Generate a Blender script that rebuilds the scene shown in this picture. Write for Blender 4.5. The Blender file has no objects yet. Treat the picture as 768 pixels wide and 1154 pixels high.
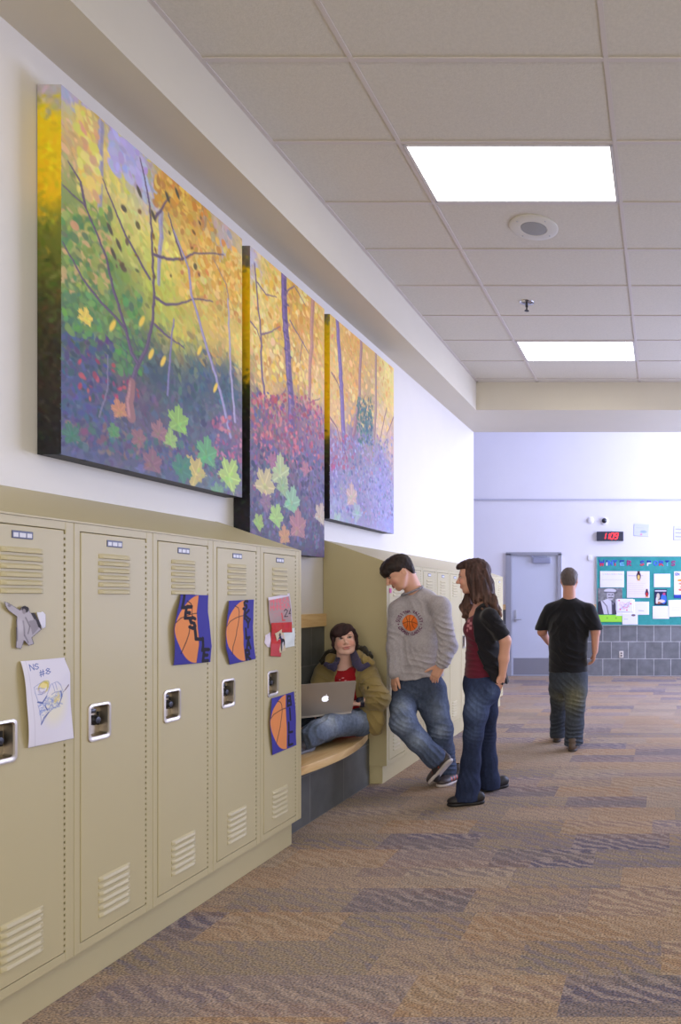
import bpy, bmesh, math, random
import numpy as np
from mathutils import Vector, Matrix
from mathutils.bvhtree import BVHTree
sc = bpy.context.scene
col = sc.collection
PI = math.pi
F, VX, VY, CZ = 789.0, 747.0, 674.0, 1.4      # focal length in pixels, vanishing point, eye height

def P(px, py, Y):
    """a point at distance Y seen at photo position px, py"""
    return Vector(((px-VX)*Y/F, Y, CZ-(py-VY)*Y/F))
def YX(px, X): return X*F/(px-VX)              # distance of a point of the plane x = X
def lin(c):
    c = np.asarray(c, dtype=np.float64)/255.0
    return np.where(c <= 0.04045, c/12.92, ((c+0.055)/1.055)**2.4)
def L3(c): return tuple(float(v) for v in lin(c))+(1.0,)

# ------------------------------------------------------------ materials
MATS = {}
def nodes_of(m):
    m.use_nodes = True
    return m.node_tree, m.node_tree.nodes, m.node_tree.links
def mat(name, rgb, rough=0.6, metal=0.0, spec=0.5, noise=0.0, nscale=20.0, bump=0.0, bscale=200.0, coat=0.0,
        rgb2=None, attr=None, sheen=0.0, stretch=None, emit=None, estr=0.0, bdist=0.002):
    if name in MATS: return MATS[name]
    m = bpy.data.materials.new(name); nt, N, Lk = nodes_of(m)
    b = N['Principled BSDF']
    b.inputs['Roughness'].default_value = rough
    b.inputs['Metallic'].default_value = metal
    b.inputs['Specular IOR Level'].default_value = spec
    b.inputs['Coat Weight'].default_value = coat; b.inputs['Coat Roughness'].default_value = .18
    if sheen: b.inputs['Sheen Weight'].default_value = sheen
    base = L3(rgb) if rgb is not None else (1, 1, 1, 1)
    b.inputs['Base Color'].default_value = base
    tc = N.new('ShaderNodeTexCoord'); mp = N.new('ShaderNodeMapping')
    Lk.new(tc.outputs['Object'], mp.inputs['Vector'])
    if stretch: mp.inputs['Scale'].default_value = stretch
    src = None
    if attr:
        a = N.new('ShaderNodeAttribute'); a.attribute_name = attr
        src = a.outputs['Color']
    if noise or rgb2 is not None:
        nz = N.new('ShaderNodeTexNoise'); nz.inputs['Scale'].default_value = nscale
        nz.inputs['Detail'].default_value = 5; nz.inputs['Roughness'].default_value = .6
        Lk.new(mp.outputs[0], nz.inputs['Vector'])
        if rgb2 is not None:
            mx = N.new('ShaderNodeMix'); mx.data_type = 'RGBA'
            rp = N.new('ShaderNodeMapRange'); rp.inputs[1].default_value = .35; rp.inputs[2].default_value = .65
            Lk.new(nz.outputs['Fac'], rp.inputs[0]); Lk.new(rp.outputs[0], mx.inputs[0])
            mx.inputs[6].default_value = base; mx.inputs[7].default_value = L3(rgb2)
            src = mx.outputs[2]
        if noise:
            hs = N.new('ShaderNodeHueSaturation')
            mr = N.new('ShaderNodeMapRange'); mr.inputs[1].default_value = .3; mr.inputs[2].default_value = .7
            mr.inputs[3].default_value = 1-noise; mr.inputs[4].default_value = 1+noise
            Lk.new(nz.outputs['Fac'], mr.inputs[0]); Lk.new(mr.outputs[0], hs.inputs['Value'])
            if src is not None: Lk.new(src, hs.inputs['Color'])
            else: hs.inputs['Color'].default_value = base
            src = hs.outputs[0]
    if src is not None: Lk.new(src, b.inputs['Base Color'])
    if bump:
        nb = N.new('ShaderNodeTexNoise'); nb.inputs['Scale'].default_value = bscale; nb.inputs['Detail'].default_value = 3
        Lk.new(mp.outputs[0], nb.inputs['Vector'])
        bp = N.new('ShaderNodeBump'); bp.inputs['Strength'].default_value = bump; bp.inputs['Distance'].default_value = bdist
        Lk.new(nb.outputs['Fac'], bp.inputs['Height']); Lk.new(bp.outputs[0], b.inputs['Normal'])
    if emit is not None:
        b.inputs['Emission Color'].default_value = L3(emit); b.inputs['Emission Strength'].default_value = estr
    MATS[name] = m
    return m

# ------------------------------------------------------------ objects
def tag(o, label=None, cat=None, group=None, kind=None):
    if label: o['label'] = label
    if cat: o['category'] = cat
    if group: o['group'] = group
    if kind: o['kind'] = kind
    return o
def empty(name, loc, label=None, cat=None, group=None, rz=0.0):
    o = bpy.data.objects.new(name, None); col.objects.link(o); o.location = loc
    o.rotation_euler = (0, 0, rz); o.empty_display_size = .1
    return tag(o, label, cat, group)
def link_mesh(name, me, m, parent=None, smooth=False, world=True):
    o = bpy.data.objects.new(name, me); col.objects.link(o)
    if m is not None:
        for mm in (m if isinstance(m, (list, tuple)) else [m]): me.materials.append(mm)
    if smooth: me.shade_smooth()
    if parent is not None:
        o.parent = parent
        if world: o.matrix_parent_inverse = Matrix.Translation(-Vector(root_loc(parent)))
    return o
def root_loc(p):
    v = Vector((0, 0, 0))
    while p is not None:
        v += Vector(p.location)
        if p.parent is not None: v += p.matrix_parent_inverse.translation
        p = p.parent
    return v
class MB:
    """collects shapes in world coordinates; build() links them as one mesh object"""
    def __init__(s): s.bm = bmesh.new(); s.mi = 0
    def _m(s, fs):
        for f in fs: f.material_index = s.mi
    def box(s, x0, y0, z0, x1, y1, z1, bev=0.0, seg=2):
        x0, x1 = min(x0, x1), max(x0, x1); y0, y1 = min(y0, y1), max(y0, y1); z0, z1 = min(z0, z1), max(z0, z1)
        b = s.bm
        v = [b.verts.new(p) for p in ((x0,y0,z0),(x1,y0,z0),(x1,y1,z0),(x0,y1,z0),(x0,y0,z1),(x1,y0,z1),(x1,y1,z1),(x0,y1,z1))]
        fs = [b.faces.new([v[i] for i in q]) for q in ((3,2,1,0),(4,5,6,7),(0,1,5,4),(1,2,6,5),(2,3,7,6),(3,0,4,7))]
        s._m(fs)
        if bev:
            es = list({e for f in fs for e in f.edges})
            r = bmesh.ops.bevel(b, geom=es, offset=bev, segments=seg, profile=.6, affect='EDGES')
            s._m(r['faces'])
        return s
    def prism(s, pts, axis, a, c, bev=0.0):
        """polygon pts in the two other axes, extruded from a to c along axis"""
        b = s.bm
        def mk(p, t):
            q = list(p); q.insert(axis, t); return b.verts.new(q)
        A = [mk(p, a) for p in pts]; B = [mk(p, c) for p in pts]
        n = len(pts); fs = [b.faces.new(A), b.faces.new(B[::-1])]
        for i in range(n): fs.append(b.faces.new([A[i], B[i], B[(i+1) % n], A[(i+1) % n]]))
        s._m(fs)
        bmesh.ops.recalc_face_normals(b, faces=fs)
        if bev:
            es = list({e for f in fs for e in f.edges})
            r = bmesh.ops.bevel(b, geom=es, offset=bev, segments=2, profile=.6, affect='EDGES'); s._m(r['faces'])
        return s
    def cyl(s, p0, p1, r0, r1=None, n=20):
        r1 = r0 if r1 is None else r1
        p0, p1 = Vector(p0), Vector(p1); w = (p1-p0).normalized()
        u = w.orthogonal().normalized(); v = w.cross(u); b = s.bm
        A = [b.verts.new(p0+(u*math.cos(2*PI*i/n)+v*math.sin(2*PI*i/n))*r0) for i in range(n)]
        B = [b.verts.new(p1+(u*math.cos(2*PI*i/n)+v*math.sin(2*PI*i/n))*r1) for i in range(n)]
        fs = [b.faces.new(A[::-1]), b.faces.new(B)]
        for i in range(n): fs.append(b.faces.new([A[i], A[(i+1) % n], B[(i+1) % n], B[i]]))
        s._m(fs); return s
    def lathe(s, c, axis, prof, n=28):
        """prof: (distance along axis, radius) pairs"""
        c = Vector(c); w = Vector(axis).normalized(); u = w.orthogonal().normalized(); v = w.cross(u); b = s.bm
        rings = []
        for (h, r) in prof:
            rings.append([b.verts.new(c+w*h+(u*math.cos(2*PI*i/n)+v*math.sin(2*PI*i/n))*max(r, 1e-5)) for i in range(n)])
        fs = []
        for A, B in zip(rings, rings[1:]):
            for i in range(n): fs.append(b.faces.new([A[i], A[(i+1) % n], B[(i+1) % n], B[i]]))
        fs.append(b.faces.new(rings[0][::-1])); fs.append(b.faces.new(rings[-1])); s._m(fs)
        return s
    def tube(s, pts, r, n=8):
        for a, c in zip(pts, pts[1:]): s.cyl(a, c, r, r, n)
        return s
    def build(s, name, m, parent=None, smooth=False, label=None, cat=None, group=None, kind=None):
        me = bpy.data.meshes.new(name); s.bm.normal_update(); s.bm.to_mesh(me); s.bm.free()
        o = link_mesh(name, me, m, parent)
        if smooth: me.shade_auto_smooth(angle=math.radians(40)) if hasattr(me, 'shade_auto_smooth') else me.shade_smooth()
        if smooth:
            me.shade_smooth()
            try:
                for e in me.edges: pass
                me.set_sharp_from_angle(angle=math.radians(38))
            except Exception: pass
        return tag(o, label, cat, group, kind)
def copy_tree(o, parent=None):
    c = o.copy(); col.objects.link(c)
    if parent is not None:
        mi = o.matrix_parent_inverse.copy(); c.parent = parent; c.matrix_parent_inverse = mi
    for k in list(o.children): copy_tree(k, c)
    return c

# ------------------------------------------------------------ numpy helpers
_lat = np.random.RandomState(5).rand(32, 32, 32).astype(np.float32)
def noise3(x, y, z, seed=0):
    x = np.asarray(x, np.float32)+seed*7.31; y = np.asarray(y, np.float32)+seed*3.17; z = np.asarray(z, np.float32)+seed*5.71
    x, y, z = np.broadcast_arrays(x, y, z)
    xi = np.floor(x).astype(np.int32); yi = np.floor(y).astype(np.int32); zi = np.floor(z).astype(np.int32)
    fx = x-xi; fy = y-yi; fz = z-zi
    fx = fx*fx*(3-2*fx); fy = fy*fy*(3-2*fy); fz = fz*fz*(3-2*fz)
    g = lambda a, b, c: _lat[(xi+a) & 31, (yi+b) & 31, (zi+c) & 31]
    c00 = g(0,0,0)*(1-fx)+g(1,0,0)*fx; c10 = g(0,1,0)*(1-fx)+g(1,1,0)*fx
    c01 = g(0,0,1)*(1-fx)+g(1,0,1)*fx; c11 = g(0,1,1)*(1-fx)+g(1,1,1)*fx
    return ((c00*(1-fy)+c10*fy)*(1-fz)+(c01*(1-fy)+c11*fy)*fz)*2-1

FONT = {
 'A': [[(0,1),(.5,0),(1,1)],[(.2,.62),(.8,.62)]], 'B': [[(0,1),(0,0),(.8,.08),(.8,.42),(0,.5),(.9,.58),(.9,.92),(0,1)]],
 'C': [[(1,.15),(.5,0),(0,.3),(0,.7),(.5,1),(1,.85)]], 'D': [[(0,0),(.6,0),(1,.3),(1,.7),(.6,1),(0,1),(0,0)]],
 'E': [[(1,0),(0,0),(0,1),(1,1)],[(0,.5),(.8,.5)]], 'G': [[(1,.15),(.5,0),(0,.3),(0,.7),(.5,1),(1,.8),(1,.55),(.6,.55)]],
 'H': [[(0,0),(0,1)],[(1,0),(1,1)],[(0,.5),(1,.5)]], 'I': [[(.5,0),(.5,1)]], 'K': [[(0,0),(0,1)],[(1,0),(0,.5),(1,1)]],
 'L': [[(0,0),(0,1),(1,1)]], 'M': [[(0,1),(0,0),(.5,.6),(1,0),(1,1)]], 'N': [[(0,1),(0,0),(1,1),(1,0)]],
 'O': [[(.5,0),(0,.25),(0,.75),(.5,1),(1,.75),(1,.25),(.5,0)]], 'P': [[(0,1),(0,0),(.9,.08),(.9,.45),(0,.52)]],
 'R': [[(0,1),(0,0),(.9,.08),(.9,.42),(0,.5),(1,1)]], 'S': [[(1,.12),(.5,0),(.05,.2),(.2,.45),(.8,.55),(.95,.8),(.5,1),(0,.88)]],
 'T': [[(0,0),(1,0)],[(.5,0),(.5,1)]], 'U': [[(0,0),(0,.8),(.5,1),(1,.8),(1,0)]], 'V': [[(0,0),(.5,1),(1,0)]],
 'W': [[(0,0),(.25,1),(.5,.3),(.75,1),(1,0)]], 'Y': [[(0,0),(.5,.5),(1,0)],[(.5,.5),(.5,1)]],
 '#': [[(.3,0),(.2,1)],[(.8,0),(.7,1)],[(0,.32),(1,.32)],[(0,.68),(1,.68)]],
 '8': [[(.5,0),(.1,.22),(.5,.46),(1,.75),(.5,1),(0,.75),(.5,.46),(.9,.22),(.5,0)]],
 '2': [[(0,.2),(.5,0),(1,.25),(0,1),(1,1)]], '4': [[(.7,1),(.7,0),(0,.65),(1,.65)]], '1': [[(.2,.2),(.5,0),(.5,1)]],
}
class Canvas:
    """a small numpy drawing board; u right, v down, both in metres; colours sRGB 0-255"""
    def __init__(s, w, h, res, rgb=(255, 255, 255)):
        s.w, s.h, s.res = w, h, res
        s.nx, s.ny = int(round(w/res))+1, int(round(h/res))+1
        s.a = np.empty((s.ny, s.nx, 3), np.float32); s.a[:] = rgb
        s.m = np.ones((s.ny, s.nx), bool)
        s.U, s.V = np.meshgrid(np.linspace(0, w, s.nx), np.linspace(0, h, s.ny))
    def _win(s, u0, v0, u1, v1):
        i0 = max(0, int(u0/s.res)-1); i1 = min(s.nx, int(u1/s.res)+3)
        j0 = max(0, int(v0/s.res)-1); j1 = min(s.ny, int(v1/s.res)+3)
        if i1 <= i0 or j1 <= j0: return None
        return slice(j0, j1), slice(i0, i1)
    def _put(s, w, al, c):
        al = np.clip(al, 0, 1)[..., None]
        s.a[w] = s.a[w]*(1-al)+np.asarray(c, np.float32)*al
    def ell(s, u, v, ru, rv, c, ang=0.0, alpha=1.0, soft=None):
        R = max(ru, rv)*1.2; w = s._win(u-R, v-R, u+R, v+R)
        if w is None: return
        du, dv = s.U[w]-u, s.V[w]-v; ca, sa = math.cos(ang), math.sin(ang)
        a, b = du*ca+dv*sa, -du*sa+dv*ca
        d = (np.sqrt((a/ru)**2+(b/rv)**2)-1)*min(ru, rv)
        s._put(w, alpha*np.clip(.5-d/(soft or s.res), 0, 1), c)
    def line(s, pts, wd, c, alpha=1.0, wd2=None):
        n = len(pts)-1
        for i, ((u0, v0), (u1, v1)) in enumerate(zip(pts, pts[1:])):
            wa = wd+((wd2 if wd2 is not None else wd)-wd)*i/max(n, 1); wb = wd+((wd2 if wd2 is not None else wd)-wd)*(i+1)/max(n, 1)
            W = max(wa, wb); w = s._win(min(u0,u1)-W, min(v0,v1)-W, max(u0,u1)+W, max(v0,v1)+W)
            if w is None: continue
            du, dv = u1-u0, v1-v0; LL = du*du+dv*dv+1e-12
            h = np.clip(((s.U[w]-u0)*du+(s.V[w]-v0)*dv)/LL, 0, 1)
            d = np.hypot(s.U[w]-u0-h*du, s.V[w]-v0-h*dv)-(wa+(wb-wa)*h)/2
            s._put(w, alpha*np.clip(.5-d/s.res, 0, 1), c)
    def poly(s, pts, c, alpha=1.0, mask=False):
        us = [p[0] for p in pts]; vs = [p[1] for p in pts]
        w = s._win(min(us), min(vs), max(us), max(vs))
        if w is None: return
        U, V = s.U[w], s.V[w]; ins = np.zeros(U.shape, bool); n = len(pts)
        for i in range(n):
            (x0, y0), (x1, y1) = pts[i], pts[(i+1) % n]
            if y0 == y1: continue
            ins ^= ((y0 > V) != (y1 > V)) & (U < (x1-x0)*(V-y0)/(y1-y0)+x0)
        if mask: s.m[w] |= ins
        if c is not None: s._put(w, ins*alpha, c)
    def text(s, t, u, v, h, wd, c, aspect=.6, gap=.25, down=False, step=0.0):
        for ch in t:
            for pl in FONT.get(ch, []):
                s.line([(u+p[0]*h*aspect, v+p[1]*h) for p in pl], wd, c)
            if down: v += h*(1+gap); u += step
            else: u += h*(aspect+gap); v += step
    def scribble(s, u0, v0, u1, v1, rows, c, wd, rng):
        for k in range(rows):
            v = v0+(v1-v0)*(k+.5)/rows; e = u1-(u1-u0)*rng.rand()*.35; u = u0
            while u < e:
                l = (u1-u0)*(.05+.12*rng.rand()); s.line([(u, v), (min(u+l, e), v+(rng.rand()-.5)*wd)], wd, c, .75); u += l+(u1-u0)*.03
def sheet_mesh(name, cv, fn, thick=0.0, back=(0, 0, 0)):
    """canvas to mesh: fn(S, T) -> x, y, z arrays with S, T in 0..1 across and down; vertex colours in 'Col'"""
    S, T = np.meshgrid(np.linspace(0, 1, cv.nx), np.linspace(0, 1, cv.ny))
    X, Y, Z = fn(S, T); n = cv.nx*cv.ny
    co = np.stack([X, Y, Z], -1).reshape(-1, 3)
    idx = np.arange(n).reshape(cv.ny, cv.nx)
    q = np.stack([idx[:-1, :-1], idx[1:, :-1], idx[1:, 1:], idx[:-1, 1:]], -1)
    keep = cv.m[:-1, :-1] & cv.m[1:, :-1] & cv.m[1:, 1:] & cv.m[:-1, 1:]
    q = q[keep]
    used = np.unique(q); rm = -np.ones(n, int); rm[used] = np.arange(len(used))
    co = co[used]; q = rm[q]; rgb = lin(np.clip(cv.a.reshape(-1, 3)[used], 0, 255))
    if thick:
        k = len(co)
        # normal of the sheet
        a = fn(np.array([[.5]]), np.array([[.5]])); b = fn(np.array([[.51]]), np.array([[.5]])); c = fn(np.array([[.5]]), np.array([[.51]]))
        A = np.array([t.item() for t in a]); B = np.array([t.item() for t in b]); C = np.array([t.item() for t in c])
        nn = np.cross(C-A, B-A); nn /= np.linalg.norm(nn)
        e = np.concatenate([q[:, [0, 1]], q[:, [1, 2]], q[:, [2, 3]], q[:, [3, 0]]])
        key = np.sort(e, 1); _, inv, cnt = np.unique(key[:, 0]*(k+1)+key[:, 1], return_inverse=True, return_counts=True)
        be = e[cnt[inv] == 1]
        co = np.concatenate([co, co-nn*thick]); rgb = np.concatenate([rgb, rgb])
        side = np.stack([be[:, 1], be[:, 0], be[:, 0]+k, be[:, 1]+k], -1)
        q = np.concatenate([q, q[:, ::-1]+k, side])
    return np_mesh(name, co, q, rgb)
def np_mesh(name, co, q, rgb=None):
    me = bpy.data.meshes.new(name)
    me.vertices.add(len(co)); me.vertices.foreach_set('co', np.ascontiguousarray(co, np.float32).ravel())
    nq = len(q); me.loops.add(nq*4); me.polygons.add(nq)
    me.loops.foreach_set('vertex_index', np.ascontiguousarray(q, np.int32).ravel())
    me.polygons.foreach_set('loop_start', np.arange(nq, dtype=np.int32)*4)
    me.polygons.foreach_set('loop_total', np.full(nq, 4, np.int32))
    me.update(calc_edges=True); me.validate()
    if rgb is not None:
        at = me.color_attributes.new('Col', 'FLOAT_COLOR', 'POINT')
        c4 = np.ones((len(co), 4), np.float32); c4[:, :3] = rgb
        at.data.foreach_set('color', c4.ravel())
    return me
def text_obj(name, body, size, m, depth=0.0, align='CENTER'):
    cu = bpy.data.curves.new(name, 'FONT'); cu.body = body; cu.size = size; cu.extrude = depth; cu.offset = size*.03; cu.resolution_u = 3
    cu.align_x = align; cu.align_y = 'CENTER'
    o = bpy.data.objects.new(name, cu); col.objects.link(o)
    dg = bpy.context.evaluated_depsgraph_get(); me = bpy.data.meshes.new_from_object(o.evaluated_get(dg))
    bpy.data.objects.remove(o)
    return me
# ------------------------------------------------------------ camera
cam = bpy.data.cameras.new('camera'); co_ = bpy.data.objects.new('camera', cam); col.objects.link(co_)
co_.location = (0, 0, CZ); co_.rotation_euler = (PI/2, 0, 0)
cam.sensor_fit = 'HORIZONTAL'; cam.sensor_width = 36; cam.lens = 36*F/768
cam.shift_x = -(VX-384)/768; cam.shift_y = (VY-577)/768; cam.clip_start = .05
sc.camera = co_
sc.view_settings.view_transform = 'Standard'; sc.view_settings.look = 'None'; sc.view_settings.gamma = 1
sc.view_settings.use_curve_mapping = False; sc.view_settings.exposure = -0.65
sc.cycles.use_denoising = True; sc.cycles.max_bounces = 10; sc.cycles.diffuse_bounces = 6
sc.cycles.sample_clamp_indirect = 8

WL, LK, CT, SO = -2.55, -2.07, 3.98, 3.64      # wall plane, locker front plane, ceiling, soffit underside
YB, YE, XR = 12.6, 9.45, 3.3                   # back wall, end of the left wall, right wall
# ------------------------------------------------------------ setting
wallp = mat('wall_paint', (221, 216, 208), .55, noise=.012, nscale=3, bump=.06, bscale=350, bdist=.001)
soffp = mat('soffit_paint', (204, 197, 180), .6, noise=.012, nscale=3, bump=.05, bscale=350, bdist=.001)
farp = mat('far_wall_paint', (226, 224, 228), .5, noise=.01, nscale=3, bump=.05, bscale=350, bdist=.001)
def struct(name, mb, m, **k): return mb.build(name, m, kind='structure', **k)

def carpet():
    m = bpy.data.materials.new('carpet_tiles'); nt, N, Lk = nodes_of(m); b = N['Principled BSDF']
    b.inputs['Roughness'].default_value = .95; b.inputs['Specular IOR Level'].default_value = .15
    tc = N.new('ShaderNodeTexCoord'); sp = N.new('ShaderNodeSeparateXYZ'); Lk.new(tc.outputs['Object'], sp.inputs[0])
    def M(op, a, c=None, d=None):
        n = N.new('ShaderNodeMath'); n.operation = op
        for i, v in enumerate((a, c, d)):
            if v is None: continue
            if isinstance(v, (int, float)): n.inputs[i].default_value = v
            else: Lk.new(v, n.inputs[i])
        return n.outputs[0]
    def wn(dim, **k):
        n = N.new('ShaderNodeTexWhiteNoise'); n.noise_dimensions = dim; return n
    X, Y = sp.outputs[0], sp.outputs[1]
    def cells(ry, cx, seed):
        row = M('FLOOR', M('MULTIPLY', Y, 1/ry))
        w1 = wn('1D'); Lk.new(M('ADD', row, seed), w1.inputs['W'])
        colm = M('FLOOR', M('ADD', M('MULTIPLY', X, 1/cx), M('MULTIPLY', w1.outputs['Value'], 7.0)))
        cb = N.new('ShaderNodeCombineXYZ'); Lk.new(row, cb.inputs[0]); Lk.new(colm, cb.inputs[1]); cb.inputs[2].default_value = seed
        w2 = wn('3D'); Lk.new(cb.outputs[0], w2.inputs['Vector'])
        return w2
    A, B = cells(.26, .55, 3.3), cells(.11, .8, 9.1)
    def ramp(src, stops, interp='CONSTANT'):
        r = N.new('ShaderNodeValToRGB'); cr = r.color_ramp; cr.interpolation = interp
        while len(cr.elements) < len(stops): cr.elements.new(.5)
        for e, (p, c) in zip(cr.elements, stops): e.position = p; e.color = L3(c)
        Lk.new(src, r.inputs[0]); return r.outputs[0]
    tan, brn, oli, blu, vio, gry = (176,154,130), (166,136,106), (152,138,116), (108,104,122), (136,124,130), (160,144,126)
    c1 = ramp(A.outputs['Value'], [(0, tan), (.2, brn), (.4, oli), (.56, gry), (.74, vio), (.84, (84, 86, 112))])
    c2 = ramp(B.outputs['Value'], [(0, gry), (.3, tan), (.55, brn), (.7, oli), (.86, vio), (.94, blu)])
    mx = N.new('ShaderNodeMix'); mx.data_type = 'RGBA'; mx.inputs[0].default_value = .38
    Lk.new(c1, mx.inputs[6]); Lk.new(c2, mx.inputs[7])
    # wavy figure inside each tile
    mp = N.new('ShaderNodeMapping'); mp.inputs['Scale'].default_value = (1, 1.6, 1)
    Lk.new(tc.outputs['Object'], mp.inputs['Vector'])
    off = N.new('ShaderNodeVectorMath'); off.operation = 'ADD'; Lk.new(mp.outputs[0], off.inputs[0])
    sc_ = N.new('ShaderNodeVectorMath'); sc_.operation = 'SCALE'; Lk.new(A.outputs['Color'], sc_.inputs[0]); sc_.inputs['Scale'].default_value = 8
    Lk.new(sc_.outputs[0], off.inputs[1])
    wv = N.new('ShaderNodeTexWave'); wv.bands_direction = 'DIAGONAL'; wv.inputs['Scale'].default_value = 5.6
    wv.inputs['Distortion'].default_value = 7.5; wv.inputs['Detail'].default_value = 3; wv.inputs['Detail Scale'].default_value = 1.0; wv.inputs['Detail Roughness'].default_value = .6
    Lk.new(off.outputs[0], wv.inputs['Vector'])
    zz = N.new('ShaderNodeMapRange'); zz.inputs[1].default_value = .45; zz.inputs[2].default_value = .8
    Lk.new(wv.outputs['Fac'], zz.inputs[0])
    amt = N.new('ShaderNodeMapRange'); Lk.new(B.outputs['Value'], amt.inputs[0]); amt.inputs[3].default_value = .22; amt.inputs[4].default_value = .8
    zebra = ramp(A.outputs['Value'], [(0, (138,122,116)), (.2, (190,168,140)), (.4, (124,118,134)), (.56, (188,170,148)), (.72, (180,162,148)), (.84, (172,158,150))])
    m2 = N.new('ShaderNodeMix'); m2.data_type = 'RGBA'; Lk.new(M('MULTIPLY', zz.outputs[0], amt.outputs[0]), m2.inputs[0])
    Lk.new(mx.outputs[2], m2.inputs[6]); Lk.new(zebra, m2.inputs[7])
    # yarn
    mp2 = N.new('ShaderNodeMapping'); mp2.inputs['Scale'].default_value = (110, 190, 1); Lk.new(tc.outputs['Object'], mp2.inputs['Vector'])
    nf = N.new('ShaderNodeTexNoise'); nf.inputs['Scale'].default_value = 1; nf.inputs['Detail'].default_value = 3; Lk.new(mp2.outputs[0], nf.inputs['Vector'])
    mr = N.new('ShaderNodeMapRange'); mr.inputs[1].default_value = .3; mr.inputs[2].default_value = .7; mr.inputs[3].default_value = .3; mr.inputs[4].default_value = 1.48
    Lk.new(nf.outputs['Fac'], mr.inputs[0])
    ns = N.new('ShaderNodeTexNoise'); ns.inputs['Scale'].default_value = 1.1; Lk.new(tc.outputs['Object'], ns.inputs['Vector'])
    ms = N.new('ShaderNodeMapRange'); ms.inputs[3].default_value = .85; ms.inputs[4].default_value = 1.15; Lk.new(ns.outputs['Fac'], ms.inputs[0])
    sk = N.new('ShaderNodeTexNoise'); sk.inputs['Scale'].default_value = 95; sk.inputs['Detail'].default_value = 2; Lk.new(tc.outputs['Object'], sk.inputs['Vector'])
    skr = ramp(sk.outputs['Fac'], [(0, (90, 84, 104)), (.40, (90, 84, 104)), (.5, (150, 128, 106)), (.62, (190, 146, 104))], 'LINEAR')
    m3 = N.new('ShaderNodeMix'); m3.data_type = 'RGBA'; m3.inputs[0].default_value = .22; Lk.new(m2.outputs[2], m3.inputs[6]); Lk.new(skr, m3.inputs[7])
    hs = N.new('ShaderNodeHueSaturation'); Lk.new(m3.outputs[2], hs.inputs['Color']); Lk.new(M('MULTIPLY', mr.outputs[0], ms.outputs[0]), hs.inputs['Value'])
    hs.inputs['Saturation'].default_value = .98
    Lk.new(hs.outputs[0], b.inputs['Base Color'])
    bp = N.new('ShaderNodeBump'); bp.inputs['Strength'].default_value = .5; bp.inputs['Distance'].default_value = .004
    Lk.new(nf.outputs['Fac'], bp.inputs['Height']); Lk.new(bp.outputs[0], b.inputs['Normal'])
    return m
struct('floor', MB().box(-7, -4, -.1, XR+.2, YB+.2, 0), carpet())

def ceilm():
    m = mat('ceiling_tile', (204, 199, 187), .9, spec=.2, noise=.05, nscale=60, bump=.35, bscale=130, bdist=.003)
    return m
struct('ceiling', MB().box(-2.22, -4, CT, XR+.2, 8.34, CT+.1), ceilm())
g = MB(); gy = 3.96
GX = [-1.49, -.27, .95, 2.17]
for x in GX: g.box(x-.012, -4, CT-.006, x+.012, 8.34, CT+.001)
for k in range(-13, 8): g.box(-2.22, gy+.61*k-.012, CT-.0055, XR, gy+.61*k+.012, CT+.001)
g.box(-2.22, -4, CT-.006, -2.195, 8.34, CT+.001); g.box(-2.22, 8.315, CT-.006, XR, 8.34, CT+.001)
struct('trim_1', g, mat('grid_metal', (200, 192, 186), .5))
# soffit along the left wall and cross beam
struct('wall_soffit', MB().box(WL-.1, -4, SO, -2.22, YE, CT+.1), soffp)
struct('wall_beam', MB().box(-2.22, 8.34, SO, XR+.2, YE, 5.5), soffp)
struct('wall_left', MB().box(WL-.15, -4, 0, WL, YE, CT), wallp)
struct('wall_back', MB().box(-7, YB, 0, XR+.2, YB+.15, 5.5), farp)
struct('wall_return', MB().box(-7, YE-.15, 0, WL-.15, YE, 5.5), farp)
struct('wall_far_left', MB().box(-7.15, YE, 0, -7, YB+.15, 5.5), farp)
struct('wall_behind', MB().box(WL-.1, -4.15, 0, XR+.2, -4, CT), wallp)
struct('ceiling_high', MB().box(-7, YE, 5.5, XR+.2, YB+.15, 5.6), farp)
# right wall with a run of tall windows; the near run is added for fill light
wr = MB(); W0, W1 = 6.6, 12.2
wr.box(XR, -4, 0, XR+.2, -3, 5.5); wr.box(XR, -3, 0, XR+.2, 4.6, .4); wr.box(XR, -3, 3.5, XR+.2, 4.6, 5.5); wr.box(XR, 4.6, 0, XR+.2, W0, 5.5); wr.box(XR, W1, 0, XR+.2, YB+.15, 5.5)
wr.box(XR, W0, 0, XR+.2, W1, .6); wr.box(XR, W0, 3.4, XR+.2, W1, 3.75); wr.box(XR, W0, 4.9, XR+.2, W1, 5.5); wr.box(XR, W0, 3.75, XR+.2, YE, 4.9)
struct('wall_right', wr, wallp)
wf = MB(); n = 5
for i in range(n+1):
    y = W0+(W1-W0)*i/n; wf.box(XR+.05, y-.03, .6, XR+.12, y+.03, 3.4)
for z in (.6, 1.5, 3.34): wf.box(XR+.05, W0, z, XR+.12, W1, z+.06)
for y in (YE+.03, 10.8, 12.17): wf.box(XR+.05, y-.03, 3.75, XR+.12, y+.03, 4.9)
for i in range(6):
    y = -3+7.6*i/5; wf.box(XR+.05, y-.03, .4, XR+.12, y+.03, 3.5)
for z in (.4, 1.5, 3.44): wf.box(XR+.05, -3, z, XR+.12, 4.6, z+.06)  # frames of the added near windows
struct('window_1', wf, mat('alu_frame', (150, 152, 155), .4, metal=.6))
struct('trim_2', MB().box(-7, YB-.025, 3.155, XR, YB, 3.185, .004), mat('ledge_paint', (188, 188, 200), .5))

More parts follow.
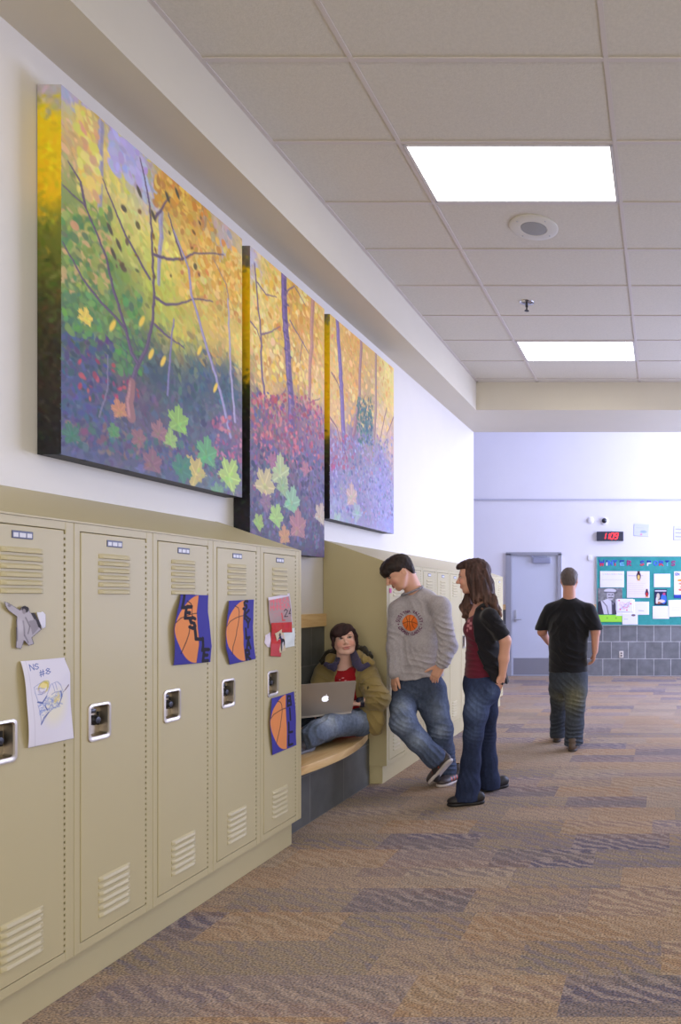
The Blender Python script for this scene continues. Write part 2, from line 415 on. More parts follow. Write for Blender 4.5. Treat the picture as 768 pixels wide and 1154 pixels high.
# tile wainscot
def tilem(name, swap, w, h, mortar, c1=(104,106,110), c2=(118,120,124), mc=(176,176,178), z0=0.0, off=.5):
    m = bpy.data.materials.new(name); nt, N, Lk = nodes_of(m); b = N['Principled BSDF']
    b.inputs['Roughness'].default_value = .42
    tc = N.new('ShaderNodeTexCoord'); sp = N.new('ShaderNodeSeparateXYZ'); Lk.new(tc.outputs['Object'], sp.inputs[0])
    cb = N.new('ShaderNodeCombineXYZ'); Lk.new(sp.outputs[1 if swap else 0], cb.inputs[0]); Lk.new(sp.outputs[2], cb.inputs[1])
    bt = N.new('ShaderNodeTexBrick'); Lk.new(cb.outputs[0], bt.inputs['Vector'])
    bt.inputs['Scale'].default_value = 1; bt.inputs['Brick Width'].default_value = w; bt.inputs['Row Height'].default_value = h
    bt.inputs['Mortar Size'].default_value = mortar; bt.inputs['Mortar Smooth'].default_value = .1
    bt.offset = off; bt.inputs['Color1'].default_value = L3(c1); bt.inputs['Color2'].default_value = L3(c2); bt.inputs['Mortar'].default_value = L3(mc)
    nz = N.new('ShaderNodeTexNoise'); nz.inputs['Scale'].default_value = 9; nz.inputs['Detail'].default_value = 6; Lk.new(tc.outputs['Object'], nz.inputs['Vector'])
    mr = N.new('ShaderNodeMapRange'); mr.inputs[1].default_value = .3; mr.inputs[2].default_value = .7; mr.inputs[3].default_value = .82; mr.inputs[4].default_value = 1.18
    Lk.new(nz.outputs['Fac'], mr.inputs[0])
    hs = N.new('ShaderNodeHueSaturation'); Lk.new(bt.outputs['Color'], hs.inputs['Color']); Lk.new(mr.outputs[0], hs.inputs['Value'])
    Lk.new(hs.outputs[0], b.inputs['Base Color'])
    bp = N.new('ShaderNodeBump'); bp.inputs['Strength'].default_value = .4; bp.inputs['Distance'].default_value = .003; bp.invert = True
    Lk.new(bt.outputs['Fac'], bp.inputs['Height']); Lk.new(bp.outputs[0], b.inputs['Normal'])
    return m
tB = tilem('back_tile', False, .306, .3085, .006)
tN = tilem('nook_tile', True, .46, .305, .004, (84,86,84), (94,96,94), (116,116,112))
woodm = None
def wood():
    m = bpy.data.materials.new('maple'); nt, N, Lk = nodes_of(m); b = N['Principled BSDF']
    b.inputs['Roughness'].default_value = .35; b.inputs['Coat Weight'].default_value = .2
    tc = N.new('ShaderNodeTexCoord'); mp = N.new('ShaderNodeMapping'); mp.inputs['Scale'].default_value = (9, 1.2, 9); Lk.new(tc.outputs['Object'], mp.inputs['Vector'])
    nz = N.new('ShaderNodeTexNoise'); nz.inputs['Scale'].default_value = 2.2; nz.inputs['Detail'].default_value = 6; nz.inputs['Distortion'].default_value = 1.2
    Lk.new(mp.outputs[0], nz.inputs['Vector'])
    r = N.new('ShaderNodeValToRGB'); cr = r.color_ramp; cr.elements[0].position = .3; cr.elements[1].position = .7
    cr.elements[0].color = L3((214, 172, 112)); cr.elements[1].color = L3((238, 206, 150))
    Lk.new(nz.outputs['Fac'], r.inputs[0]); Lk.new(r.outputs[0], b.inputs['Base Color'])
    return m
woodm = wood()
D0, D1 = (571.1-VX)*YB/F, (633.5-VX)*YB/F
struct('wall_back_tile', MB().box(-7, YB-.012, 0, D0, YB, 1.19).box(D1, YB-.012, 0, XR, YB, 1.19), tB)
struct('trim_3', MB().box(-7, YB-.03, 1.19, D0, YB, 1.285, .004).box(D1, YB-.03, 1.19, (672.4-VX)*YB/F, YB, 1.285, .004).box((672.6-VX)*YB/F+2.445, YB-.03, 1.19, XR, YB, 1.285, .004), woodm)
NY0, NY1 = 4.012, 5.252
struct('wall_left_tile', MB().box(WL, NY0-.3, 0, WL+.012, NY1+.2, 1.19), tN)
struct('trim_4', MB().box(WL, NY0-.3, 1.19, WL+.03, NY1, 1.285, .004), woodm)
struct('wall_under_bench', MB().box(-2.22, NY0-.08, 0, -2.2, NY1, .346), tN)

# bench with a bowed front edge
pts = [(WL+.013, 4.02), (-2.2, 4.02)]
for t in range(0, 21):
    t = t/20; y = 4.05+(5.245-4.05)*t
    pts.append((-2.215+.125*math.sin(PI*min(1, t*.86+.12))**.9, y))
pts += [(WL+.013, 5.245)]
MB().prism(pts, 2, .347, .4, bev=.006).build('bench', woodm, smooth=True, label='maple bench seat with a bowed front edge in the locker alcove', cat='bench')

# door
dm = mat('door_paint', (196, 200, 214), .4, noise=.01, nscale=4)
fm = mat('door_frame_paint', (150, 150, 158), .4)
dr = empty('door_1', ((D0+D1)/2, YB, 0)); dr['kind'] = 'structure'
s = YB/F; lx0, lx1 = (577.3-VX)*s, (629.5-VX)*s; zt = CZ+(VY-626)*s
MB().box(D0, YB-.05, 0, lx0, YB+.01, zt+.03, .004).box(lx1, YB-.05, 0, D1, YB+.01, zt+.03, .004).box(D0, YB-.05, zt, D1, YB+.01, zt+.055, .004).build('door_frame', fm, dr)
leaf = MB().box(lx0+.004, YB-.006, .012, lx1-.004, YB+.004, zt-.003, .002).build('door_leaf', dm, dr)
steel = mat('steel', (180, 182, 188), .35, metal=.5, noise=.02)
MB().box(lx0+.03, YB-.009, .02, lx1-.03, YB-.005, CZ-(741.5-VY)*s).build('kick_plate', mat('kick_steel', (150, 152, 162), .45, metal=.5), dr)
hx, hz = (581.3-VX)*s, CZ-(698-VY)*s
MB().box(hx-.025, YB-.016, hz-.05, hx+.025, YB-.004, hz+.17, .005).cyl((hx, YB-.06, hz), (hx, YB-.01, hz), .012).cyl((hx, YB-.055, hz), (hx+.12, YB-.055, hz), .011, .009).build('door_handle', steel, dr, smooth=True)
cx0, cx1, cz0, cz1 = (602-VX)*s, (621-VX)*s, CZ-(635-VY)*s, CZ-(629-VY)*s
MB().box(cx0, YB-.07, cz0, cx1, YB-.006, cz1, .008).box(cx0-.03, YB-.075, cz1+.02, cx1-.05, YB-.055, cz1+.035).box(cx0-.04, YB-.08, cz1+.015, cx0-.01, YB-.01, cz1+.04).build('door_closer', mat('closer', (150, 154, 178), .4, metal=.4), dr)
MB().box(lx0, YB-.03, 0, lx1, YB, .012).build('threshold', steel, dr)

# lights
difm = bpy.data.materials.new('light_diffuser'); nt, N, Lk = nodes_of(difm)
b = N['Principled BSDF']; b.inputs['Base Color'].default_value = (.8, .8, .8, 1); b.inputs['Emission Color'].default_value = (1, .97, .9, 1); b.inputs['Emission Strength'].default_value = 8
frm = mat('troffer_frame', (205, 202, 200), .4)
names = {(4.0, -1.49): 'bright recessed troffer light nearest the camera, above the round ceiling speaker', (7.05, -1.49): 'smaller looking recessed troffer light deeper along the corridor, near the beam'}
spots = [(4.0, -1.49), (7.05, -1.49), (.95, -1.49), (-2.1, -1.49), (.95, .95), (4.0, .95), (7.05, .95), (-2.1, .95)]
L0 = None
for (y, x) in spots:
    if L0 is None:
        L0 = empty('ceiling_light', (x+.61, y+.28, CT))
        x0, y0, x1, y1 = x+.014, y-.028, x+1.206, y+.556
        MB().box(x0, y0, CT-.008, x1, y0+.018, CT).box(x0, y1-.018, CT-.008, x1, y1, CT).box(x0, y0, CT-.008, x0+.018, y1, CT).box(x1-.018, y0, CT-.008, x1, y1, CT).build('frame', frm, L0)
        MB().box(x0+.018, y0+.018, CT-.004, x1-.018, y1-.018, CT-.001).build('diffuser', difm, L0)
        o = L0
    else:
        o = copy_tree(L0); o.location = (x+.61, y+.28, CT)
    tag(o, names.get((y, x), 'recessed troffer light in the same ceiling grid, outside the picture at %s' % ('the right' if x > 0 else 'the near end')), 'ceiling light', 'recessed ceiling lights')
# daylight from the far windows, plus two added fill lamps
def area(name, loc, rot, sx, sy, e, c):
    l = bpy.data.lights.new(name, 'AREA'); l.shape = 'RECTANGLE'; l.size = sx; l.size_y = sy; l.energy = e; l.color = c
    o = bpy.data.objects.new(name, l); col.objects.link(o); o.location = loc; o.rotation_euler = rot; return o
area('window_daylight', (XR+.25, (W0+W1)/2, 2.0), (0, PI/2, 0), 2.8, W1-W0, 900, (.58, .64, 1))
area('near_fill_light', (XR+.25, .8, 1.95), (0, PI/2, 0), 3.0, 7.4, 70, (1, .96, .88))  # added fill lamp for the near corridor and ceiling
area('frontal_fill_light', (.6, -3.85, 1.9), (PI/2, 0, 0), 3.6, 2.8, 270, (1, .97, .9))  # added frontal fill for faces and alcove; no opening stands behind it
area('high_window_daylight', (XR+.25, (YE+W1)/2, 4.3), (0, PI/2, 0), 1.1, W1-YE, 480, (.56, .62, 1))
w = bpy.data.worlds.new('world'); sc.world = w; w.use_nodes = True
w.node_tree.nodes['Background'].inputs[0].default_value = (.6, .75, 1, 1); w.node_tree.nodes['Background'].inputs[1].default_value = .5

# ceiling speaker and sprinkler
c = Vector((-.895, 4.87, CT))
sp = empty('ceiling_speaker', c, 'round white ceiling speaker with a grey mesh centre', 'speaker')
MB().lathe(c, (0, 0, -1), [(0, .168), (.006, .168), (.012, .155), (.012, .092), (.008, .09)], 48).build('bezel', mat('speaker_white', (205, 202, 192), .5), sp, smooth=True)
MB().lathe(c+Vector((0, 0, -.006)), (0, 0, -1), [(0, .09), (.006, .088), (.009, .05), (.01, .0)], 40).build('grille', mat('speaker_grille', (150, 150, 148), .6, bump=.5, bscale=300), sp, smooth=True)
for a in range(4): 
    q = c+Vector((.135*math.cos(PI/4+a*PI/2), .135*math.sin(PI/4+a*PI/2), -.012)); MB().lathe(q, (0, 0, -1), [(0, .006), (.003, .004)], 10).build('screw', steel, sp)
c = Vector(((594-VX)*6.11/F, 6.11, CT))
spk = empty('fire_sprinkler', c, 'small chrome sprinkler head hanging under the ceiling tiles', 'sprinkler')
MB().lathe(c, (0, 0, -1), [(0, .065), (.004, .063), (.012, .03), (.012, .012)], 32).build('escutcheon', mat('chrome', (200, 200, 205), .15, metal=1), spk, smooth=True)
MB().lathe(c+Vector((0, 0, -.01)), (0, 0, -1), [(0, .012), (.03, .012), (.032, .006), (.06, .006), (.061, .02), (.065, .02)], 16).build('nozzle', mat('dark_steel', (70, 70, 74), .3, metal=.9), spk, smooth=True)
# ------------------------------------------------------------ lockers
lkp = mat('locker_enamel', (188, 176, 136), .48, spec=.4, noise=.012, nscale=2.5, bump=.05, bscale=90, bdist=.0008, coat=.06)
lkd = mat('locker_gap_shade', (70, 58, 42), .8)  # dark colour standing in for the shade inside the door gaps
chrome = mat('latch_chrome', (186, 176, 160), .38, metal=1, noise=.03, nscale=30)
black = mat('black_plastic', (22, 20, 26), .35)
plate = mat('plate_blue', (88, 92, 120), .45); platew = mat('plate_white', (215, 214, 220), .5)
LW = .381; FX = LK
def make_locker(name):
    """locker with its front at x = FX, y from 0 to LW, built in its own frame"""
    t = empty(name, (0, 0, 0))
    z0, z1 = .14, 1.665; y0, y1 = 0.0, LW; a0, a1 = .026, LW-.035; b0, b1 = .172, 1.637
    f = MB()
    f.box(FX-.02, y0+.0006, z0, FX, a0, z1, .0025).box(FX-.02, a1, z0, FX, y1-.0006, z1, .0025)
    f.box(FX-.019, a0-.004, z0, FX-.001, a1+.004, b0, .001).box(FX-.019, a0-.004, b1, FX-.001, a1+.004, z1, .001)
    f.box(WL+.01, y0+.001, z0, FX-.02, y0+.003, z1).box(WL+.01, y1-.003, z0, FX-.02, y1-.001, z1)
    f.box(WL+.01, y0+.001, z0, FX-.02, y1-.001, z0+.003)
    f.build('frame', lkp, t)
    gp = MB(); q0, q1 = FX-.022, FX-.0195
    gp.box(q0, a0-.002, b0-.002, q1, a0+.025, b1+.002).box(q0, a1-.025, b0-.002, q1, a1+.002, b1+.002).box(q0, a0+.025, b0-.002, q1, a1-.025, b0+.02).box(q0, a0+.025, b1-.02, q1, a1-.025, b1+.002)
    gp.build('gap_shade', lkd, t)  # dark strips that paint the shade seen round the door
    d = MB(); g = .0028
    dz0, dz1, dy0, dy1 = b0+g, b1-g, a0+g, a1-g-.004
    ly0, lz0, lz1 = dy0+.028, .878, 1.016; ly1 = ly0+.104
    def rq(x, i): return [d.bm.verts.new((x, y, z)) for (y, z) in ((dy0+i, dz0+i), (dy1-i, dz0+i), (dy1-i, dz1-i), (dy0+i, dz1-i))]
    def hq(x): return [d.bm.verts.new((x, y, z)) for (y, z) in ((ly0+.008, lz0+.008), (ly1-.008, lz0+.008), (ly1-.008, lz1-.008), (ly0+.008, lz1-.008))]
    RR = [hq(FX-.016), rq(FX-.016, 0), rq(FX-.001, 0), rq(FX+.001, .002), hq(FX+.001)]
    RR.append(RR[0])
    for A_, B_ in zip(RR, RR[1:]):
        for i in range(4): d.bm.faces.new([A_[i], A_[(i+1) % 4], B_[(i+1) % 4], B_[i]])
    lc = (dy0+dy1)/2-.003
    for base in (1.564, .376):                     # louvres pressed into the sheet
        for k in range(6):
            zt = base-.0262*k; w = .075; prof = []
            n = 10; vs = []
            for j in range(n+1):
                yy = lc-w+2*w*j/n; e = min(1, min(j, n-j)/1.0) if j not in (0, n) else 0
                e = {0: .35, n: .35}.get(j, 1)
                vs.append([d.bm.verts.new((FX+.0008, yy, zt)), d.bm.verts.new((FX+.0008+.0058*e, yy, zt-.006)),
                           d.bm.verts.new((FX+.0008+.0092*e, yy, zt-.0165)), d.bm.verts.new((FX+.0008, yy, zt-.0185))])
            for A, B in zip(vs, vs[1:]):
                for q in range(3): d.bm.faces.new([A[q], A[q+1], B[q+1], B[q]])
            d.bm.faces.new(vs[0][::-1]); d.bm.faces.new(vs[-1])
    bmesh.ops.recalc_face_normals(d.bm, faces=d.bm.faces)
    do = d.build('door', lkp, t)
    h = MB()
    k = 0; z = b0+.01
    while z < b1-.01:
        h.box(FX-.014, dy1-.001, z, FX+.0005, a1+.001, z+.011); z += .021
    h.build('hinge', lkp, t)
    # latch: chrome cup with knob
    fr = MB()
    import itertools
    def rring(c0, c1, z0_, z1_, r, x, n=6):
        out = []
        for (cy, cz, a) in ((c1-r, z1_-r, 0), (c0+r, z1_-r, PI/2), (c0+r, z0_+r, PI), (c1-r, z0_+r, 1.5*PI)):
            for i in range(n+1):
                t_ = a+PI/2*i/n; out.append(fr.bm.verts.new((x, cy+r*math.cos(t_), cz+r*math.sin(t_))))
        return out
    R = [rring(ly0, ly1, lz0, lz1, .016, FX+.001), rring(ly0+.001, ly1-.001, lz0+.001, lz1-.001, .016, FX+.005),
         rring(ly0+.010, ly1-.010, lz0+.013, lz1-.009, .012, FX+.006), rring(ly0+.014, ly1-.014, lz0+.018, lz1-.012, .010, FX+.003),
         rring(ly0+.016, ly1-.016, lz0+.024, lz1-.016, .008, FX-.026)]
    for A, B in zip(R, R[1:]):
        for i in range(len(A)): fr.bm.faces.new([A[i], A[(i+1) % len(A)], B[(i+1) % len(A)], B[i]])
    fr.bm.faces.new(R[-1])
    bmesh.ops.recalc_face_normals(fr.bm, faces=fr.bm.faces)
    lo = fr.build('latch_cup', chrome, do, smooth=True)
    yc = (ly0+ly1)/2
    # the cup sits proud of the sheet, so its dark fittings show
    kb = MB(); kb.lathe((FX, yc+.002, .952), (1, 0, 0), [(-.026, .019), (-.015, .019), (-.011, .014), (-.003, .012), (-.002, .002)], 20)
    kb.box(FX-.026, ly0+.03, .978, FX-.014, ly0+.06, .994, .004).box(FX-.026, ly1-.03, .93, FX-.022, ly1-.02, .98, .003)
    kb.build('latch_knob', black, lo, smooth=True)
    pz = 1.604; pn = MB().box(FX+.0008, lc-.037, pz-.0125, FX+.003, lc+.037, pz+.0125, .002).build('number_plate', plate, do)
    q = MB()
    for (u, w_) in ((-.024, .017), (0, .022), (.024, .017)): q.box(FX+.003, lc+u-w_/2, pz-.008, FX+.0036, lc+u+w_/2, pz+.006)
    q.build('plate_window', platew, pn)
    return t
L = make_locker('locker')
near_labels = {
 2.08: 'tan locker at the left picture edge, with a hockey drawing on it',
 2.461: 'plain tan locker with no paper on it, second from the left edge',
 2.842: 'tan locker with a basketball poster whose black letters step down diagonally',
 3.223: 'tan locker with a single basketball poster lettered down its blue side',
 3.604: 'last near tan locker beside the bench alcove, with red papers and the BILL poster'}
k = 0; first = True
for i in range(5):
    y = 2.08+LW*i; o = L if first else copy_tree(L); first = False
    o.location = (0, y, 0)
    tag(o, near_labels[round(2.08+.381*i, 3)], 'locker', 'near lockers before the bench')
far = ['locker right behind the boy in grey, first beyond the bench alcove', 'second locker beyond the bench alcove, behind the shoulder of the boy in grey',
 'third locker beyond the bench alcove, behind the elbow of the boy in grey', 'fourth locker beyond the alcove, seen in the gap between boy and standing girl',
 'fifth locker beyond the alcove, just in front of the face of the standing girl', 'sixth locker beyond the alcove, hidden behind the standing girl with long hair',
 'seventh locker beyond the alcove, behind the long hair of the standing girl', 'eighth locker beyond the alcove, third from the end by the grey door',
 'ninth locker beyond the alcove, next to last before the grey door', 'last locker of the far run, nearest the grey door']
FY = 5.272
for i in range(10):
    o = copy_tree(L); o.location = (0, FY+LW*i, 0); tag(o, far[i], 'locker', 'far lockers beyond the bench')
# end panels, plinths and sloping tops
def prof(x1=LK, z1=1.665): return [(WL+.004, .14), (x1, .14), (x1, z1), (WL+.004, 1.835)]
def run(y0, y1, pa, pb, nm):
    b = MB()
    b.prism([(WL+.004, 1.666), (WL+.004, 1.835), (LK+.001, 1.672), (LK+.001, 1.666)], 1, y0, y1)
    b.build('sloping_cover', lkp, label='sloping sheet metal top over the %s lockers' % nm, cat='cover')
    MB().box(WL+.02, y0+.004, 0, LK-.04, y1-.004, .139, .002).build('plinth', lkp, label='recessed tan plinth under the %s lockers' % nm, cat='plinth')
run(2.08, 3.9855, None, None, 'near'); run(5.2715, FY+LW*10+.02, None, None, 'far')
def endpanel(y0, y1, lb):
    m = MB(); m.prism([(WL+.003, .14), (LK, .14), (LK, 1.672), (WL+.003, 1.837)], 1, y0, y1, bev=.0015)
    return m.build('locker_end_panel', lkp, label=lb, cat='panel')
endpanel(3.986, 4.01, 'narrow tan filler strip closing the near lockers at the bench alcove')
endpanel(5.253, 5.271, 'wide plain tan side panel behind the seated girl')

MB().box(LK+.0012, 5.298, 1.438, LK+.006, 5.335, 1.475, .002).build('magnet', mat('magnet_pink', (196, 60, 130), .4), label='small pink magnet on the locker behind the chin of the boy in grey', cat='magnet')
# ------------------------------------------------------------ the three canvases
paintm = mat('oil_paint', None, .5, spec=.4, attr='Col', bump=.25, bscale=160, bdist=.001)
paperm = mat('paper', None, .75, spec=.25, attr='Col')
PX = -2.45
def interp(ctrl, U, V, pw=3.2):
    """colour field between hand-picked colours (u, v, rgb)"""
    num = np.zeros(U.shape+(3,), np.float32); den = np.zeros(U.shape, np.float32)
    for (u, v, c) in ctrl:
        w = 1/((U-u)**2+(V-v)**2+.0012)**(pw/2)
        num += w[..., None]*np.asarray(c, np.float32); den += w
    return num/den[..., None]
def maple(cv, u, v, r, c, ang, rng):
    """a maple leaf seen flat"""
    pts = []
    for i in range(5):
        a = ang+(-1.95+i*.975); L_ = r*(.85, 1.05, 1.2, 1.05, .85)[i]
        for (da, k) in ((-.38, .72), (-.3, .86), (-.15, .82), (0, 1), (.15, .82), (.3, .86), (.38, .72)):
            pts.append((u+math.sin(a+da)*L_*k, v-math.cos(a+da)*L_*k))
        if i < 4: pts.append((u+math.sin(a+.49)*L_*.6, v-math.cos(a+.49)*L_*.6))
    pts.append((u-math.sin(ang)*r*.4, v+math.cos(ang)*r*.4))
    cv.poly(pts, np.array(c)*.97)
    for i in range(5):
        a = ang+(-2.1+i*1.05); cv.line([(u, v), (u+math.sin(a)*r*.9, v-math.cos(a)*r*.9)], r*.07, np.clip(np.array(c)*1.18, 0, 255), .7)
    for _ in range(14):
        a = rng.rand()*6.28; q = rng.rand()*r*.6
        cv.ell(u+math.cos(a)*q, v+math.sin(a)*q, r*.16, r*.1, np.clip(np.array(c)+rng.randn(3)*12+(-8, 4, -8), 0, 255), a, .6)
class Painting:
    def __init__(s, y0, y1, z0, z1, seed):
        s.y0, s.y1, s.z0, s.z1 = y0, y1, z0, z1; s.rng = np.random.RandomState(seed)
        s.cv = Canvas(y1-y0, z1-z0, .0052)
    def uv(s, px, py):
        Y = YX(px, PX); return (Y-s.y0, s.z1-(CZ-(py-VY)*Y/F))
    def base(s, ctrl, dabs=2600, jit=20, size=.022, palette=None):
        cv, rng = s.cv, s.rng
        C = [(*s.uv(x, y), c) for (x, y, c) in ctrl]
        wu = cv.U+.03*noise3(cv.U*9, cv.V*9, 0, 1); wv = cv.V+.05*noise3(cv.U*9, cv.V*9, 0, 2)
        cv.a[:] = interp(C, wu, wv)
        base = cv.a.copy()
        for _ in range(dabs):
            u, v = rng.rand()*cv.w, rng.rand()*cv.h
            du, dv = rng.randn(2)*.035
            j = min(cv.ny-1, max(0, int((v+dv)/cv.res))); i = min(cv.nx-1, max(0, int((u+du)/cv.res)))
            c = base[j, i]+rng.randn()*jit*.7+rng.randn(3)*jit*.6
            k = size*(.35+rng.rand())
            cv.ell(u, v, k, k*(.3+.5*rng.rand()), np.clip(c, 25, 250), rng.rand()*3.14 if v > cv.h*.6 else 1.0+rng.randn()*.6, .75)
    def branch(s, pts, w0, w1, c, alpha=.95):
        q = [s.uv(*p) for p in pts]; out = []
        for i in range(len(q)-1):
            n = 6; d = math.hypot(q[i+1][0]-q[i][0], q[i+1][1]-q[i][1])
            for k in range(n):
                t = k/n; out.append((q[i][0]+(q[i+1][0]-q[i][0])*t+s.rng.randn()*d*.012*(k > 0), q[i][1]+(q[i+1][1]-q[i][1])*t+s.rng.randn()*d*.012*(k > 0)))
        out.append(q[-1]); s.cv.line(out, w0, c, alpha, w1)
        s.cv.line([(a-w0*.2, b) for a, b in out], w0*.3, np.clip(np.array(c)*1.25+12, 0, 255), .5*alpha, w1*.3)
    def scatter(s, box, n, cols, r, kind='dab', alpha=.9):
        for _ in range(n):
            px = box[0]+(box[2]-box[0])*s.rng.rand(); py = box[1]+(box[3]-box[1])*s.rng.rand()
            py += (px-box[0])*box[4] if len(box) > 4 else 0
            u, v = s.uv(px, py); c = np.array(cols[s.rng.randint(len(cols))])+s.rng.randn(3)*8
            k = r*(.6+.8*s.rng.rand()); s.cv.ell(u, v, k, k*(.45+.4*s.rng.rand()), np.clip(c, 20, 250), s.rng.rand()*3.14, alpha)
    def leaf(s, px, py, rpx, c):
        u, v = s.uv(px, py); maple(s.cv, u, v, rpx*YX(px, PX)/F*1.5, c, s.rng.randn()*.4, s.rng)
    def finish(s, side_stops, label):
        cv, rng = s.cv, s.rng
        front = sheet_mesh('painting', cv, lambda S, T: (np.full_like(S, PX), s.y0+S*(s.y1-s.y0), s.z1-T*(s.z1-s.z0)))
        d = .097
        sv = Canvas(d, s.z1-s.z0, .0075)
        stops = np.array([p for p, _ in side_stops]); cols = np.array([c for _, c in side_stops], float)
        t = sv.V/sv.h+.015*noise3(sv.U*30, sv.V*8, 0, 4)
        for k in range(3): sv.a[..., k] = np.interp(t, stops, cols[:, k])
        base = sv.a.copy()
        for _ in range(420):
            u, v = rng.rand()*sv.w, rng.rand()*sv.h
            j = min(sv.ny-1, max(0, int((v+rng.randn()*.04)/sv.res))); c = base[j, sv.nx//2]+rng.randn()*13+rng.randn(3)*8
            sv.ell(u, v, .016*(.5+rng.rand()), .008, np.clip(c, 12, 245), rng.rand()*3, .7)
        parts = [front]
        parts.append(sheet_mesh('a', sv, lambda S, T: (PX-d+S*d, np.full_like(S, s.y0), s.z1-T*(s.z1-s.z0))))
        parts.append(sheet_mesh('b', sv, lambda S, T: (PX-S*d, np.full_like(S, s.y1), s.z1-T*(s.z1-s.z0))))
        ev = Canvas(s.y1-s.y0, d, .03, side_stops[-1][1])
        parts.append(sheet_mesh('c', ev, lambda S, T: (PX-T*d, s.y0+S*(s.y1-s.y0), np.full_like(S, s.z0))))
        ev2 = Canvas(s.y1-s.y0, d, .03, side_stops[0][1])
        parts.append(sheet_mesh('d', ev2, lambda S, T: (PX-d+T*d, s.y0+S*(s.y1-s.y0), np.full_like(S, s.z1))))
        bm = bmesh.new()
        for p in parts: bm.from_mesh(p)
        for p in parts: bpy.data.meshes.remove(p)
        bmesh.ops.remove_doubles(bm, verts=bm.verts, dist=.0004)
        me = bpy.data.meshes.new('painting'); bm.to_mesh(me); bm.free()
        tag(link_mesh('painting', me, paintm), label, 'painting', 'autumn woodland paintings')
TR = (92, 74, 98); LAV = (150, 146, 178)
p1 = Painting(2.851, 4.078, 1.985, 3.492, 1)
p1.base([(75,100,(178,172,208)),(90,130,(226,206,105)),(80,165,(215,178,118)),(110,130,(202,182,110)),(135,150,(176,172,215)),(150,190,(172,170,215)),(165,215,(178,175,212)),
 (130,200,(232,216,98)),(185,220,(206,165,68)),(215,250,(217,170,68)),(250,275,(180,175,202)),(265,300,(228,200,105)),(75,240,(130,150,78)),(100,260,(140,166,86)),(130,260,(195,194,88)),
 (120,310,(118,150,70)),(170,270,(232,218,98)),(210,310,(228,190,76)),(250,300,(218,166,76)),(180,330,(192,200,74)),(75,310,(108,130,58)),(90,350,(86,124,72)),(75,380,(78,98,88)),(120,350,(108,145,68)),
 (75,420,(72,84,125)),(100,440,(84,82,112)),(150,355,(122,142,68)),(185,350,(192,188,70)),(150,395,(72,94,80)),(200,370,(206,192,76)),(240,370,(220,186,86)),(268,390,(228,196,96)),(180,425,(56,78,88)),
 (230,430,(60,84,104)),(258,440,(62,84,105)),(210,450,(58,78,94)),(170,470,(90,78,98)),(100,490,(72,78,120)),(130,500,(78,78,100)),(200,500,(84,78,104)),(250,500,(96,88,120)),(180,530,(74,82,110)),(240,545,(90,104,110)),
 (270,500,(122,90,112)),(150,440,(98,78,96)),(100,160,(228,190,110)),(200,240,(214,176,80)),(235,262,(196,160,90)),(145,225,(222,210,120)),(190,290,(230,214,100))], 4200, 14)
for q in ([(114,135),(113,205),(109,307)], [(231,232),(230,307)], [(182,239),(179,320)]): p1.branch(q, .032, .02, LAV if q[0][0] != 231 else (172,140,104), .8)
p1.scatter((90,95,270,115,.82), 260, [(180,176,214),(186,182,220),(206,168,70),(230,205,98)], .02)
p1.scatter((175,205,240,235,.4), 120, [(204,150,52),(214,170,62),(190,140,70)], .018)
p1.scatter((205,250,272,330,.5), 240, [(216,166,70),(226,190,90),(200,146,66),(232,206,116)], .02)
p1.scatter((70,235,125,330), 260, [(120,148,70),(96,132,76),(150,170,84),(206,170,110)], .02)
p1.scatter((70,375,130,470,.1), 260, [(70,84,130),(86,72,112),(76,74,116),(60,86,110),(54,74,84)], .015)
p1.scatter((90,400,160,450), 34, [(176,66,74),(196,82,84),(150,60,84)], .012)
p1.scatter((130,385,160,420), 60, [(70,120,70),(92,140,70)], .016)
for k in range(16):                                                             # leaf masses
    x, y = 178+p1.rng.rand()*40, 196+p1.rng.rand()*34; p1.scatter((x-7,y-6,x+7,y+8), 26, [(206,152,50),(222,172,60),(190,136,56),(232,196,90)], .02)
for k in range(14):
    x = 225+p1.rng.rand()*45; y = 262+(x-225)*.7+p1.rng.rand()*50; p1.scatter((x-6,y-6,x+6,y+8), 22, [(214,158,60),(226,178,76),(236,204,110)], .02)
p1.scatter((88,120,112,215,.5), 90, [(232,212,96),(226,180,120),(238,222,120)], .024)
p1.scatter((125,130,165,190,.6), 120, [(184,180,222),(176,172,214),(192,188,226)], .026)
p1.scatter((72,330,160,380), 150, [(100,146,74),(84,128,78),(120,160,80)], .017)
for t in ([(148,448),(149,431),(156,410)], [(156,410),(165,394),(172,364),(174,330),(171.5,273),(169,232),(164,205),(158,178)],
          [(156,410),(148.5,398),(142,371),(131.5,337),(128,327),(120,290),(103,249),(96,232),(71,209)], [(96,232),(91,205),(77,182)],
          [(142,371),(108,333),(93,314),(71,273)], [(169,314),(142,266),(128,232),(116,202)], [(174,287),(190,292),(206,292),(219,285),(252,287)],
          [(175,335),(187,343),(199,343),(219,337),(240,340)], [(175,366),(190,380),(208,392)], [(175,246),(192,222)], [(206,292),(196,262),(190,240)]):
    trunk = t[0] in ((148,448), (156,410)); p1.branch(t, .034 if t[0] == (148,448) else .022 if trunk else .015, .024 if t[0] == (148,448) else .006, TR)
p1.branch([(148,470),(146,455),(149,431)], .055, .04, (150,105,100)); 
p1.branch([(196,260),(213,303),(216,333),(233,391),(248,440),(260,492)], .012, .026, (146,138,170))
p1.branch([(257,337),(259,380),(260,421),(265,475)], .012, .02, (160,150,176)); p1.branch([(196,360),(192,400),(189,445)], .01, .014, (120,110,150))
p1.branch([(240,290),(255,320),(258,337)], .006, .01, (150,120,110)); p1.branch([(122,400),(121,440),(112,470)], .006, .008, (120,110,130))
p1.scatter((75,470,272,500,.22), 520, [(96,70,104),(70,74,116),(120,84,92),(78,96,104),(64,60,92),(130,104,96),(60,100,90)], .016)
